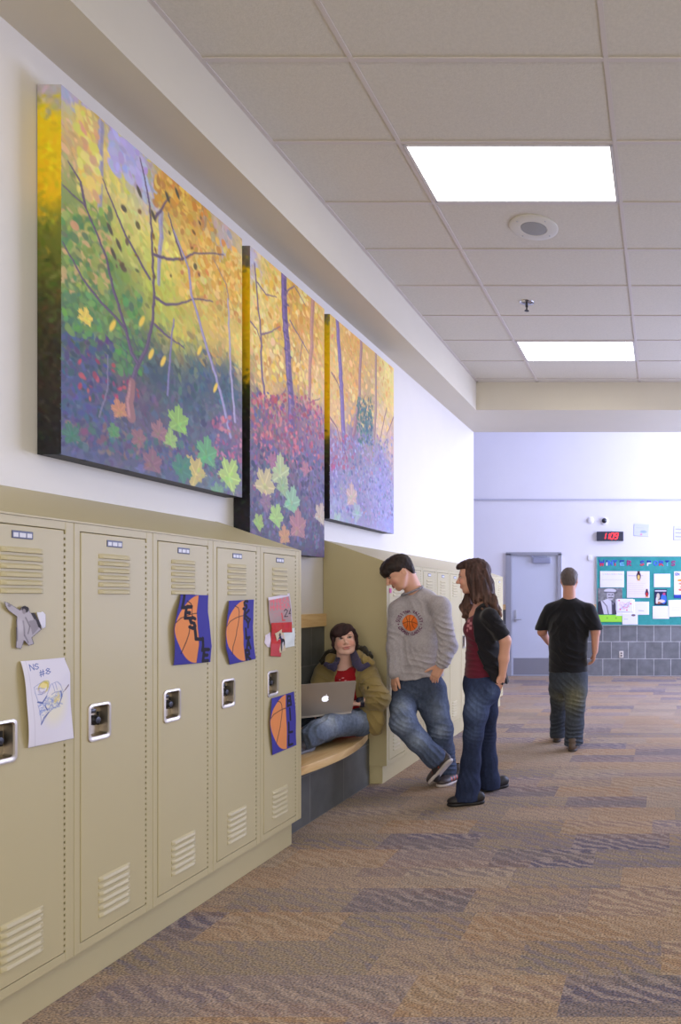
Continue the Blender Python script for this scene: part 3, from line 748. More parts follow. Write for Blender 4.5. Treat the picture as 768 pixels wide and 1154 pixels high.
p1.scatter((130,230,230,310,.15), 24, [(96,76,52),(120,84,44),(140,92,60)], .013)
p1.scatter((240,470,272,520), 60, [(176,92,116),(150,80,110),(196,120,130)], .014)
for (x, y, r, c) in ((201,478,13,(142,182,84)),(192,497,9,(150,180,96)),(233,514,14,(98,160,100)),(221,535,14,(196,176,94)),(258,538,15,(172,198,98)),(204,530,13,(66,122,94)),(135,464,9,(194,132,92)),
    (179,489,10,(152,108,108)),(158,496,9,(142,98,98)),(81,492,10,(66,112,88)),(172,524,12,(134,92,100)),(96,359,8,(232,202,86)),(129,488,7,(90,140,80)),(244,560-4,9,(110,150,110))): p1.leaf(x, y, r, c)
for (x, y) in ((170.5,399),(184,407),(243,437),(127,367),(160,362),(225,395)): u, v = p1.uv(x, y); p1.cv.ell(u, v, .012, .034, (236,200,70), .5)
for (x, y) in ((157,216),(173,243),(124,258),(134,276),(128,286),(200,218),(189,222)): u, v = p1.uv(x, y); p1.cv.ell(u, v, .011, .026, (84,76,56), -.6)
p1.finish([(0,(186,178,190)),(.05,(200,190,120)),(.09,(240,208,16)),(.3,(234,192,12)),(.36,(120,128,40)),(.5,(92,98,30)),(.62,(60,58,30)),(.8,(46,40,30)),(1,(24,24,30))],
          'largest canvas in view, leftmost of three, autumn trees with a dark teal hollow')

p2 = Painting(4.157, 5.07, 1.693, 3.492, 2)
p2.base([(283,287,(190,184,205)),(300,300,(228,198,104)),(340,322,(218,172,66)),(360,347,(222,180,96)),(290,380,(228,198,108)),(350,400,(228,182,108)),(300,440,(224,184,104)),(355,440,(230,194,130)),
 (290,345,(230,204,116)),(335,360,(212,158,74)),(325,410,(206,166,96)),(290,462,(130,118,100)),(300,475,(118,88,104)),(330,485,(130,94,114)),(355,480,(140,108,126)),(290,505,(108,84,110)),(350,520,(108,94,130)),
 (300,540,(98,88,110)),(290,590,(66,62,84)),(330,600,(72,62,84)),(360,612,(70,56,84)),(310,330,(230,196,90)),(355,370,(220,170,80)),(360,560,(96,84,120)),(320,575,(84,86,104))], 3800, 16)
p2.scatter((284,300,364,420,.4), 260, [(228,186,70),(236,206,116),(206,150,60),(240,216,140)], .022)
p2.branch([(353,333),(349.5,419),(349,466)], .05, .035, (172,124,112), .85)
p2.branch([(320,304),(321,351),(324,395),(327.5,439),(329,480)], .062, .075, (104,84,128))
for _ in range(40):
    t = p2.rng.rand(); u, v = p2.uv(320+9*t+p2.rng.randn()*1.5, 304+176*t); p2.cv.ell(u, v, .02, .008, (150,120,140) if _ % 2 else (80,66,110), 0, .7)
p2.branch([(287,297),(294,375),(295.5,419),(300.5,466)], .012, .024, (108,86,112)); 
for q in ([(295,377),(305,374),(316,368)], [(327,361),(341,385),(338,409)], [(333,468),(345,456),(361,449)], [(322,330),(332,322),(345,345)], [(290,318),(300,332),(312,335)], [(341,385),(348,398)], [(281,360),(290,372),(296,390)], [(310,455),(322,440),(326,420)]): p2.branch(q, .012, .005, (112,88,108))
p2.scatter((284,440,366,520,.15), 460, [(170,74,94),(190,96,108),(140,66,96),(110,80,120),(90,90,130),(206,120,120)], .016)
p2.scatter((284,500,366,600,.25), 520, [(84,76,110),(64,58,86),(110,90,130),(78,96,110),(120,76,100),(54,50,76)], .017)
for (x, y, r, c) in ((298,549,15,(196,180,122)),(316,536,15,(178,188,130)),(329,568,13,(140,178,134)),(311,584,11,(158,190,98)),(291,590,8,(150,172,78)),(336,596,14,(166,112,110)),(361,582,10,(186,166,140)),(321,606,9,(192,138,88)),(299,568,9,(134,100,118)),(318,550,9,(150,170,120)),(345,530,7,(170,110,120)),(306,520,7,(160,100,120))): p2.leaf(x, y, r, c)
p2.scatter((284,438,362,470,.1), 18, [(110,78,110),(170,80,80)], .016)
p2.finish([(0,(120,112,100)),(.06,(130,118,90)),(.07,(226,188,14)),(.42,(230,186,10)),(.46,(60,64,24)),(.6,(36,34,34)),(1,(24,20,34))],
          'middle canvas of three, hanging lowest, with purple trunks above big green leaves')

p3 = Painting(5.155, 6.38, 1.985, 3.492, 3)
p3.base([(375,360,(224,184,96)),(395,372,(222,168,84)),(420,390,(216,176,104)),(440,412,(232,214,130)),(440,445,(232,204,120)),(376,420,(230,190,112)),(400,430,(226,176,96)),(380,465,(228,184,120)),(430,480,(226,192,142)),
 (412,460,(190,160,110)),(440,500,(200,170,150)),(375,508,(150,120,150)),(400,500,(134,120,146)),(430,520,(140,136,170)),(375,540,(136,128,166)),(430,550,(150,145,188)),(440,590,(152,150,194)),(380,580,(152,152,178)),(405,560,(140,132,164)),(415,480,(120,130,124))], 3400, 12, .02)
p3.scatter((373,365,442,470,.4), 260, [(228,180,90),(236,206,130),(214,156,84),(222,190,120)], .022)
p3.branch([(424,395),(424,466),(420.5,513)], .04, .035, (154,124,116)); p3.branch([(407,378),(405,453),(398,490)], .045, .04, (156,118,118))
p3.branch([(380,358),(383,400),(385,439),(388.4,507)], .05, .07, (118,98,146))
for q in ([(372,470),(380,482),(384,500)], [(400,490),(405,462),(412,445)], [(436,460),(430,490),(426,520)], [(374,420),(380,430),(386,445)], [(444,470),(436,490)], [(392,520),(386,500)]): p3.branch(q, .014, .006, (130,88,100))
p3.scatter((402,448,420,500), 150, [(80,112,108),(96,126,112),(70,100,112)], .018)
p3.scatter((373,485,443,580,.1), 620, [(150,146,190),(128,122,160),(166,160,196),(120,130,150),(170,130,150),(104,104,140)], .015)
p3.scatter((373,490,400,530), 60, [(176,86,110),(160,100,130)], .015)
for (x, y, r, c) in ((397,562,11,(196,166,150)),(403,580,9,(156,166,170)),(380,590,9,(164,180,170)),(386,552,7,(150,140,160))): p3.leaf(x, y, r, c)
p3.finish([(0,(120,112,90)),(.05,(230,198,20)),(.58,(228,182,10)),(.62,(90,84,30)),(.75,(40,36,34)),(1,(24,22,34))],
          'farthest canvas of three, palest, thin trunks over lavender undergrowth')

# ------------------------------------------------------------ papers taped to the near lockers
def on_locker(px, py, lift=.006):
    X = LK+lift; Y = YX(px, X); return np.array([X, Y, CZ-(py-VY)*Y/F])
def patch(name, cv, left, right, label, cat, group=None, bulge=.006, curl=0.0, lift=.006, thick=.0004, cols=None):
    """paper sheet: left and right edges as photo points from top to bottom, on the locker face"""
    def edge(pts):
        q = np.array([on_locker(x, y, lift) for x, y in pts]); t = np.linspace(0, 1, len(q)); return t, q
    tl, ql = edge(left); tr, qr = edge(right)
    def fn(S, T):
        A = np.stack([np.interp(T, tl, ql[:, k]) for k in range(3)], -1); B = np.stack([np.interp(T, tr, qr[:, k]) for k in range(3)], -1)
        R = A+(B-A)*S[..., None]
        x = R[..., 0]+bulge*np.sin(PI*S)*(.4+.6*np.sin(PI*T))+curl*(1-S)**3*np.sin(PI*np.clip(T, 0, 1))**.7+.0015*np.sin(9*T+4*S)
        return x, R[..., 1], R[..., 2]
    me = sheet_mesh(name, cv, fn, thick)
    return tag(link_mesh(name, me, paperm, smooth=True), label, cat, group)
BLU, ORG, INK = (66, 62, 150), (226, 142, 84), (38, 34, 44)
def ball_canvas():
    cv = Canvas(.2, .29, .0022, BLU); rng = np.random.RandomState(3)
    keep = cv.a.copy()
    cv.ell(.118, .145, .116, .143, ORG)
    cv.ell(.118, .145, .118, .145, (150, 96, 70), 0, .0)
    r = cv.U > .118; cv.a[r] = keep[r]
    s_ = lambda *p: [(u*.2, v*.29) for u, v in p]
    cv.line(s_((.01,.42),(.12,.345),(.3,.3),(.45,.275),(.59,.265)), .0034, INK)
    cv.line(s_((.22,.09),(.36,.13),(.42,.2),(.44,.3),(.41,.42),(.34,.58),(.25,.72),(.15,.86)), .0034, INK)
    cv.line([(.118, .001), (.118, .289)], .0015, (90, 60, 90))
    for _ in range(60):
        u, v = rng.rand()*.2, rng.rand()*.29; cv.ell(u, v, .02, .05, cv.a[min(cv.ny-1, int(v/cv.res)), min(cv.nx-1, int(u/cv.res))]*(1+rng.randn()*.03), 0, .25, .01) if False else None
    return cv
cv = ball_canvas()
for i, ch in enumerate('LESLIE'): cv.text(ch, .022+.0265*i, .004+.046*i, .049, .0155, INK, .6)
patch('basketball_poster', cv, [(203.6,670),(197,690),(193.6,708),(194.5,726),(195.4,749.8)], [(235.3,670.8),(234.6,690),(236.5,708),(239.2,728),(237,746)],
      'half basketball poster on blue paper, black letters stepping down across the ball', 'poster', 'half basketball posters', bulge=.012, curl=.012)
cv = ball_canvas()
for i, ch in enumerate('SKYLAR'): cv.text(ch, (.112, .13, .142, .138, .14, .128)[i], .004+.048*i, .043, .0135, INK, .7)
patch('basketball_poster', cv, [(258,677),(253.5,694),(251.8,712),(252,730),(258.5,749)], [(286.8,675.5),(285.8,692),(285,706),(286.5,724),(288.3,742.5)],
      'half basketball poster on blue paper, rounded black letters crowding down beside the ball', 'poster', 'half basketball posters', bulge=.008, curl=.014)
cv = ball_canvas()
for i, ch in enumerate('BILL'): cv.text(ch, .134, .014+.069*i, .054, .013, INK, .62)
patch('basketball_poster', cv, [(306.3,787),(304,800),(303.2,815),(304.8,832),(306.8,851)], [(331.8,779.2),(333,795),(333.6,812),(334,826),(334.2,839.5)],
      'half basketball poster with the name BILL, hanging below a locker latch', 'poster', 'half basketball posters', bulge=.006, curl=.008)
# drawing NS #8
cv = Canvas(.216, .28, .0019, (226, 222, 232)); rng = np.random.RandomState(8); BL2 = (58, 84, 160)
cv.ell(.13, .2, .06, .04, (238, 232, 196), 0, .6, .03)
cv.text('NS', .032, .016, .023, .0028, BL2, .75); cv.text('#8', .072, .048, .029, .003, BL2, .8)
q = lambda *p: [((x-135)/530*.216, (y-45)/900*.28) for x, y in p]
cv.ell(*q((350, 420))[0], .022, .017, (236, 216, 110), 0, .7, .006)
for _ in range(70):
    a = rng.rand()*6.3; r = .018+.008*rng.rand(); c0 = q((330, 450))[0]; cv.line([(c0[0]+r*math.cos(a), c0[1]+r*math.sin(a)), (c0[0]+r*math.cos(a+.6), c0[1]+r*math.sin(a+.6))], .0012, (206,186,80) if a > 3 or a < 1 else (176,168,196), .8)
for ln in ([(230,390),(235,470),(255,570),(300,600),(350,560),(380,520),(400,470),(395,400),(350,370),(290,375),(230,390)], [(250,420),(300,440),(340,480)], [(260,500),(300,520),(330,500)],
           [(245,570),(300,600),(345,570)], [(250,600),(270,700),(280,780),(360,720),(430,700)], [(380,520),(420,470),(480,480),(530,540),(550,590)], [(410,575),(450,570),(520,590),(540,620),(520,680),(460,710),(420,690),(400,640)],
           [(340,600),(330,660),(360,690),(400,660)], [(430,480),(450,560)], [(460,480),(480,560)]): cv.line(q(*ln), .0016, (112, 122, 178), .9)
for _ in range(120):
    x, y = 255+rng.rand()*280, 585+rng.rand()*130
    if x+y > 820: cv.line(q((x, y), (x+25, y+rng.randn()*10)), .002, (124, 144, 206), .55)
for _ in range(30): x, y = 430+rng.rand()*70, 600+rng.rand()*80; cv.line(q((x, y), (x+14, y-12)), .002, (232, 210, 120), .8)
for ln in ([(275,780),(310,740),(370,715)], [(330,650),(350,690)], [(250,575),(300,608),(350,565)], [(530,590),(545,640),(500,700)]): cv.line(q(*ln), .0036, (64, 82, 156), .9)
cv.line(q((555,612),(640,585)), .0016, (90,80,110)); cv.line(q((590,602),(640,580)), .003, (90,60,70))
cv.line([(.02, 0), (.03, .28)], .0016, (190,184,196), .8)
patch('hockey_drawing', cv, [(23,745.2),(26,775),(28.5,805),(31.4,843)], [(73,741),(76,750),(78.75,758.7),(80,790),(83,832)], 'white crayon drawing of a hockey player marked NS #8', 'drawing', bulge=.006, curl=.01)
# black and white cutout
cv = Canvas(.22, .26, .0028, (176,170,178)); cv.m[:] = False
X0, Y0 = -1.0, 672.0; kx, ky = .22/52, .26/64
m_ = lambda *p: [((x-X0)*kx, (y-Y0)*ky) for x, y in p]
body = m_((3,677),(8,679),(21,687),(22,684),(26,682),(31,684),(33,690),(38,690.5),(46.2,709.5),(34.6,718.8),(38,726),(31,728.2),(25.3,722.5),(23,731.8),(16,730.4),(15.6,713.4),(17,695),(8,688.4),(5,684))
cv.poly(body, (182,176,184), mask=True)
cv.poly(m_((40,690),(48,689),(54,694),(55,700),(52,707),(47,709),(42,702)), (226,224,234), mask=True)
cv.line(body+body[:1], .006, (58,54,60), .9)
cv.ell(*m_((27, 686))[0], .018, .018, (60,56,60)); cv.ell(*m_((25.5, 689))[0], .009, .012, (150,142,146))
cv.poly(m_((33,690),(38,690.5),(46.2,709.5),(40,706)), (66,62,68)); cv.poly(m_((30,700),(38,698),(42,708),(34.6,716)), (150,144,152))
cv.line(m_((24,700),(25,716),(30,724)), .007, (120,114,124), .7); cv.line(m_((17,700),(17,722)), .006, (110,104,114), .7); cv.line(m_((27,696),(31,706),(29,714)), .006, (110,104,112), .7)
cv.ell(*m_((21, 705))[0], .014, .03, (206,200,210), 0, .5, .01); cv.ell(*m_((9,682))[0], .008, .008, (120,112,118), 0, .7)
patch('cutout_photo', cv, [(-1,672),(-1,736)], [(51,672),(51,736)], 'black and white magazine cutout of a person in a suit, one arm raised', 'cutout', bulge=.004)
# papers on the last near locker
rng = np.random.RandomState(12)
cv = Canvas(.14, .165, .0022, (170,148,146))
for r_ in range(2):
    for k in range(6): cv.text('MHNEKA'[k], .012+.02*k, .012+.035*r_, .028, .004, (226,110,120), .55)
for k in range(18): cv.line([(.01+.13*rng.rand(), .02+.13*rng.rand()) for _ in range(2)], .003, (214,120,126), .35)
cv.text('24', .088, .08, .04, .0045, (52,40,48), .55); cv.line([(0,0),(.14,0)], .03, (222,214,224)); cv.line([(.139,0),(.139,.165)], .008, (200,190,200)); cv.line([(.07,.1),(.075,.14),(.09,.14)], .008, (214,90,90))
patch('grey_poster', cv, [(302.2,673.5),(303.2,690),(304.6,704)], [(327,668.5),(328.5,686),(330.3,704)], 'grey and pink handwritten poster on the locker next to the alcove', 'poster', bulge=.004)
cv = Canvas(.11, .14, .0025, (188,52,50)); cv.m[:] = False
cv.poly([(0,0),(.11,0),(.11,.045),(.055,.043),(.053,.14),(0,.14)], (188,52,50), mask=True)
for _ in range(60): cv.ell(.11*rng.rand(), .14*rng.rand(), .012, .008, (196+rng.randn()*10,66+rng.randn()*12,62), rng.rand()*3, .4)
cv.poly([(0,.09),(.053,.09),(.053,.14),(0,.14)], (196,84,92), .7)
patch('red_paper', cv, [(306,702),(306,720),(304.8,740)], [(330,701),(330,720),(329,742)], 'torn L shaped red paper taped under the grey poster', 'paper', lift=.0085, bulge=.003)
cv = Canvas(.07, .09, .003, (222,228,226)); patch('white_paper', cv, [(319.5,710),(319,731)], [(332.6,707.5),(332.2,728)], 'small blank white paper to the right of the red paper', 'paper', bulge=.002, lift=.005)
cv = Canvas(.05, .07, .003, (226,214,222)); patch('pink_paper', cv, [(299,716),(298.4,724),(301,729)], [(306,711.5),(306,722),(306,730)], 'small pale pink paper scrap to the left of the red paper', 'paper', bulge=.002, lift=.004)
cv = Canvas(.05, .12, .0018, (206,190,158))
for (u, v, a, b, c, g) in ((.026,.022,.008,.01,(90,80,84),0),(.022,.05,.016,.02,(40,44,70),.3),(.034,.07,.014,.022,(30,30,44),-.3),(.016,.05,.006,.012,(220,216,222),0),(.03,.086,.007,.02,(212,206,206),.2),(.018,.09,.006,.026,(90,84,80),.1),(.038,.04,.007,.01,(190,180,190),0)): cv.ell(u, v, a, b, c, g)
patch('player_card', cv, [(310,714),(313,726),(315.5,736)], [(318.8,708.5),(321,720),(322.5,733)], 'tan card with a dark figure, taped over the red paper', 'card', lift=.0105, bulge=.002)
# ------------------------------------------------------------ back wall fittings
SB = YB/F
def BX(px): return (px-VX)*SB
def BZ(py): return CZ-(py-VY)*SB
def flat(name, cv, x0, y0, x1, y1, off, label, cat, group=None, rot=0.0, thick=.0006):
    """sheet pinned on the back wall; photo rectangle, off = distance in front of the wall"""
    cx, cz, w, h = (BX(x0)+BX(x1))/2, (BZ(y0)+BZ(y1))/2, BX(x1)-BX(x0), BZ(y0)-BZ(y1)
    def fn(S, T):
        u, v = (S-.5)*w, (.5-T)*h; c_, s_ = math.cos(rot), math.sin(rot)
        return cx+u*c_-v*s_, YB-off-.004*np.sin(PI*S)*np.abs(T-.3), cz+u*s_+v*c_
    me = sheet_mesh(name, cv, fn, thick)
    return tag(link_mesh(name, me, paperm, smooth=True), label, cat, group)
# bulletin board
bb = empty('bulletin_board', (0, YB, BZ(705)), 'large teal bulletin board lettered WINTER SPORTS on the back wall', 'bulletin board')
x0, x1, z0, z1 = BX(672.6), BX(672.6)+2.44, BZ(705.2), BZ(627)
MB().box(x0+.01, YB-.03, z0+.01, x1-.01, YB-.014, z1-.01).build('backing', mat('teal_paper', (38, 138, 134), .7, rgb2=(52, 154, 150), nscale=6, bump=.4, bscale=14, bdist=.01), bb)
MB().box(x0, YB-.036, z0, x1, YB, z0+.018, .002).box(x0, YB-.036, z1-.012, x1, YB, z1, .002).box(x0, YB-.036, z0, x0+.014, YB, z1, .002).box(x1-.014, YB-.036, z0, x1, YB, z1, .002).build('frame', mat('board_frame', (150, 170, 182), .35, metal=.6), bb)
cols = [(58,70,170),(214,220,236),(70,110,200),(60,90,180),(110,170,214),(150,60,120)]
def letter(ch, px, py, hpx, i):
    cv = Canvas(hpx*SB*.8, hpx*SB, .006, cols[i % 6]); cv.m[:] = False; w, h = cv.w, cv.h
    mk = Canvas(w, h, .006, (0, 0, 0)); 
    for pl in FONT[ch]: mk.line([(w*.14+p[0]*w*.72, h*.12+p[1]*h*.76) for p in pl], .026, (255, 255, 255))
    cv.m[:] = mk.a[..., 0] > 60
    if i % 3 == 0: cv.a[cv.V > h*.55] = (200, 60, 90)
    if i % 3 == 1: cv.a[cv.V < h*.4] = (40, 60, 150)
    if not cv.m.any(): return
    xa, xb, ya, yb = BX(px-hpx*.4), BX(px+hpx*.4), BZ(py-hpx/2), BZ(py+hpx/2)
    me = sheet_mesh('letter', cv, lambda S, T: (xa+(xb-xa)*S, np.full_like(S, YB-.033), ya+(yb-ya)*T), .003)
    tag(link_mesh('letter', me, paperm, bb), 'cut paper letter %s' % ch)
for i, (ch, px) in enumerate(zip('WINTERSPORTS', (678.8,684.5,688.6,693.8,701.6,709.6,724.2,732.2,739.4,745.8,752.4,759.2))):
    letter(ch, px, 634.4+.2*i/4, 8.6 if ch == 'W' else 6.6, i)
rng = np.random.RandomState(21); W_ = (232, 230, 242)
def page(w, h, c=W_, rows=0, ink=(150,140,170), res=.008, wd=.005):
    cv = Canvas(w*SB, h*SB, res, c)
    if rows: cv.scribble(.04, .03, w*SB-.03, h*SB-.03, rows, ink, wd, rng)
    return cv
cv = page(27, 18, rows=0)
for k in range(9): cv.line([(.05+.04*k, .05), (.07+.04*k, .055)], .008, [(220,190,120),(150,190,160),(190,150,190)][k % 3])
cv.scribble(.04, .13, .4, .17, 1, (190,184,200), .005, rng)
flat('notice_sheet', cv, 676.8,643.8,703.9,662.1, .036, 'white sheet with a faint coloured heading, upper left on the board', 'notice', 'sheets on the bulletin board')
# old portrait photograph of a man in a flat cap
cv = Canvas(27.4*SB, 29.6*SB, .006, (120,116,130)); w, h = cv.w, cv.h
for _ in range(200): cv.ell(rng.rand()*w, rng.rand()*h*.5, .03, .02, (126+rng.randn()*14,)*3, rng.rand()*3, .6)
cv.ell(w*.42, h*.95, w*.42, h*.5, (70,66,78)); cv.ell(w*.12, h*.75, w*.2, h*.26, (60,58,70)); 
cv.poly([(w*.12,h*.5),(w*.42,h*.4),(w*.62,h*.55),(w*.6,h),(w*.25,h)], (206,204,214)); cv.line([(w*.2,h*.5),(w*.36,h*.68),(w*.44,h)], .018, (120,114,126)); cv.line([(w*.58,h*.5),(w*.6,h*.98)], .02, (90,86,98))
cv.ell(w*.52, h*.27, w*.15, h*.2, (188,184,192)); cv.ell(w*.5, h*.1, w*.25, h*.085, (206,204,212)); cv.line([(w*.28,h*.15),(w*.72,h*.17)], .018, (96,92,102))
cv.ell(w*.46, h*.25, .014, .009, (54,52,60)); cv.ell(w*.6, h*.25, .014, .009, (54,52,60)); cv.line([(w*.44,h*.37),(w*.62,h*.37)], .016, (70,66,74)); cv.line([(w*.53,h*.25),(w*.55,h*.32)], .01, (140,134,142))
flat('portrait_photo', cv, 674.4,662.8,701.9,692.4, .037, 'black and white photograph of a man in a flat cap', 'photograph')
cv = page(22, 19, rows=3); flat('notice_sheet', cv, 694.5,675.5,716,694, .0385, 'white sheet mostly covered by the red pencil drawing', 'notice', 'sheets on the bulletin board')
cv = page(18.2, 14.7)
for k in range(26): a = rng.rand()*6.3; cv.line([(.03+rng.rand()*.22, .03+rng.rand()*.17) for _ in range(1)]+[(.05+rng.rand()*.2, .05+rng.rand()*.14)], .005, [(214,70,90),(120,150,200),(230,120,120)][k % 3], .5)
for (u, v) in ((.04,.03),(.25,.09),(.06,.19),(.18,.2)): cv.ell(u, v, .014, .011, (222,60,80))
flat('pencil_drawing', cv, 695.8,674.9,714,689.6, .041, 'small white drawing with red and blue pencil marks', 'drawing')
cv = page(28.3, 8, (158,226,72)); 
for u in (.18, .34): cv.ell(u, .055, .008, .012, (90,140,60))
flat('green_strip', cv, 673.7,693,702,701, .038, 'bright lime green paper strip low on the board', 'paper')
cv = page(18, 14.8, rows=0); cv.line([(.1,.16),(.19,.165)], .006, (120,110,140)); flat('notice_sheet', cv, 714,678,732,692.8, .037, 'white sheet below the penguin poster', 'notice', 'sheets on the bulletin board')
cv = page(17.4, 12.4); cv.ell(.2, .03, .035, .018, (60,50,80)); cv.ell(.2,.036,.02,.01,(150,110,110)); cv.line([(.03,.1),(.1,.1)], .005, (150,140,160)); flat('notice_sheet', cv, 701.9,691.4,719.3,703.8, .042, 'white sheet with a small dark picture, at the bottom rim of the board', 'notice', 'sheets on the bulletin board')
cv = page(25.5, 30, (228,220,230)); cv.scribble(.03, .06, .4, .1, 1, (150,120,150), .008, rng); cv.scribble(.03, .2, .38, .42, 6, (200,180,180), .006, rng)
for (u, v, k, c2) in ((.212,.09,1.0,(226,190,110)),(.36,.4,.8,(206,50,50))):
    cv.ell(u, v, .04*k, .07*k, (60,40,60)); cv.ell(u, v+.018*k, .024*k, .044*k, c2); cv.ell(u, v-.075*k, .024*k, .026*k, (80,40,50)); cv.ell(u-.014, v+.075*k, .015, .008, (230,160,60)); cv.ell(u+.016, v+.075*k, .015, .008, (230,160,60))
flat('penguin_poster', cv, 707,643.8,732.5,673.8, .037, 'cream poster with two small penguin pictures', 'poster')
cv = page(18.6, 15.2, rows=0); flat('notice_sheet', cv, 737.4,646.7,756,661.9, .036, 'blank white sheet above the small dark colourful flyer', 'notice', 'sheets on the bulletin board')
cv = Canvas(14*SB, 18*SB, .006, (40,44,80)); w, h = cv.w, cv.h
cv.line([(.02,.03),(w-.02,.03)], .025, (206,206,214)); cv.ell(w*.3,h*.45,.03,.06,(206,190,170)); cv.ell(w*.75,h*.6,.05,.09,(60,110,220)); cv.ell(w*.55,h*.75,.07,.03,(220,200,190)); cv.ell(w*.78,h*.3,.025,.025,(190,70,120)); cv.ell(w*.3,h*.85,.05,.02,(180,110,70)); cv.ell(w*.2,h*.7,.02,.06,(220,220,226))
flat('event_flyer', cv, 738,664,752,682, .036, 'small dark colourful flyer between white sheets', 'flyer')
cv = page(18.6, 14.4); flat('notice_sheet', cv, 736,683,754.6,697.4, .036, 'blank white sheet below the small dark flyer', 'notice', 'sheets on the bulletin board')
cv = page(20, 19); cv.scribble(.06,.12,.3,.2,2,(190,184,205),.005,rng); flat('notice_sheet', cv, 753.8,676,773.8,695, .038, 'white sheet cut by the right picture edge, lower half of the board', 'notice', 'sheets on the bulletin board', rot=.03)
cv = page(22, 30, (236,230,240)); cv.text('EN', .03, .03, .04, .01, (60,70,140), .7)
for k, (u, v) in enumerate(((.13,.16),(.14,.22),(.15,.28),(.12,.33))): cv.ell(u, v, .07-.01*k, .022, [(240,160,60),(222,150,120),(232,190,120),(214,120,90)][k])
cv.poly([(0,.42),(.35,.42),(.35,.5),(0,.5)], (50,70,170)); flat('event_poster', cv, 760,644,782,674, .036, 'white poster with orange shapes and a blue foot, cut by the picture edge', 'poster')
cv = page(17.5, 14, (204,208,238), rows=2, ink=(176,180,220)); cv.ell(.18,.14,.06,.025,(130,160,230),0,.6); cv.ell(.14,.19,.02,.02,(220,160,170)); flat('pencil_drawing', cv, 714.6,590.5,732,604.3, .004, 'faint blue pencil drawing taped to the wall right of the clock', 'drawing', rot=-.05)
cv = page(18, 16, (208,208,238), rows=3, ink=(96,90,170), wd=.008); flat('handwritten_note', cv, 759.5,592.6,777.5,608.8, .004, 'handwritten blue note on the wall, cut by the right picture edge', 'note', rot=-.03)
# clock
ck = empty('digital_clock', (BX(688.2), YB, BZ(604.5)), 'black digital wall clock showing 11:09 in red', 'clock')
MB().box(BX(673.3), YB-.07, BZ(609.8), BX(703.2), YB-.001, BZ(599.4), .008).build('case', mat('clock_case', (44, 46, 66), .3), ck)
sl = .22
red = mat('red_led', (255, 60, 60), .5, emit=(255, 40, 50), estr=4.0)
def segbar(cx, cz, w, h, x0_, z0_, x1_, z1_, t=.011):
    def pt(u, v): return (cx+u*w+(v-.5)*h*sl, cz+(v-.5)*h)
    (a, b), (c, d) = pt(x0_, z0_), pt(x1_, z1_); L_ = math.hypot(c-a, d-b); n_ = (-(d-b)/L_*t/2, (c-a)/L_*t/2)
    seg.prism([(a+n_[0], b+n_[1]), (c+n_[0], d+n_[1]), (c-n_[0], d-n_[1]), (a-n_[0], b-n_[1])], 1, YB-.073, YB-.0695)
SEGS = {'0': 'abcdef', '1': 'bc', '9': 'abcdfg'}
SP = dict(a=(.1,1,.9,1), b=(1,.56,1,.95), c=(1,.05,1,.44), d=(.1,0,.9,0), e=(0,.05,0,.44), f=(0,.56,0,.95), g=(.1,.5,.9,.5))
hgt = 6.6*SB; wdt = 3.4*SB
for ch, px in (('1', 680.0), ('1', 684.0), ('0', 689.0), ('9', 693.6)):
    seg = MB()
    for k in SEGS[ch]: segbar(BX(px), BZ(604.5), wdt, hgt, *SP[k], t=.014)
    seg.build('digit', red, ck)
seg = MB()
for z in (-.25, .2):
    cxx, czz = BX(687.6)+z*hgt*sl*.5, BZ(604.5)+z*hgt; seg.box(cxx-.007, YB-.073, czz-.007, cxx+.007, YB-.0695, czz+.007)
seg.build('colon', red, ck)
# camera dome, detector, thermostat, outlet
dc = empty('security_camera', (BX(681.6), YB, BZ(586.6)), 'small dark dome security camera on a white base above the clock', 'camera')
wp = mat('white_plastic', (226, 224, 228), .4)
c = (BX(681.6), YB-.001, BZ(587.2)); MB().lathe(c, (0, -1, 0), [(0, .07), (.02, .068), (.03, .055), (.031, .05)], 28).build('base', wp, dc, smooth=True)
MB().lathe((c[0], YB-.028, c[2]+.004), (0, -1, 0), [(0, .048), (.015, .046), (.03, .036), (.042, .018), (.046, .002)], 24).build('dome', mat('dark_dome', (24, 24, 40), .1, coat=.5), dc, smooth=True)
MB().lathe((BX(666), YB-.001, BZ(586.4)), (0, -1, 0), [(0, .062), (.02, .06), (.035, .045), (.04, .02), (.041, .002)], 24).build('motion_detector', wp, smooth=True, label='small round white detector left of the dome camera', cat='detector')
th = MB().box(BX(663.2), YB-.03, BZ(631.6), BX(667.8), YB-.001, BZ(626), .006).build('thermostat', wp, smooth=True, label='small white wall box left of the teal board', cat='wall box')
ot = empty('wall_outlet', (BX(700.8), YB-.012, BZ(737.4)), 'ivory power outlet on the grey tile below the board', 'outlet')
MB().box(BX(698.4), YB-.02, BZ(741.2), BX(703.2), YB-.0125, BZ(733.6), .004).build('cover_plate', mat('ivory', (214, 206, 196), .4), ot, smooth=True)
for dz in (.022, -.022): MB().box(BX(700.8)-.016, YB-.022, BZ(737.4)+dz-.013, BX(700.8)+.016, YB-.0198, BZ(737.4)+dz+.013, .002).build('socket', mat('socket_grey', (96, 90, 86), .5), ot)
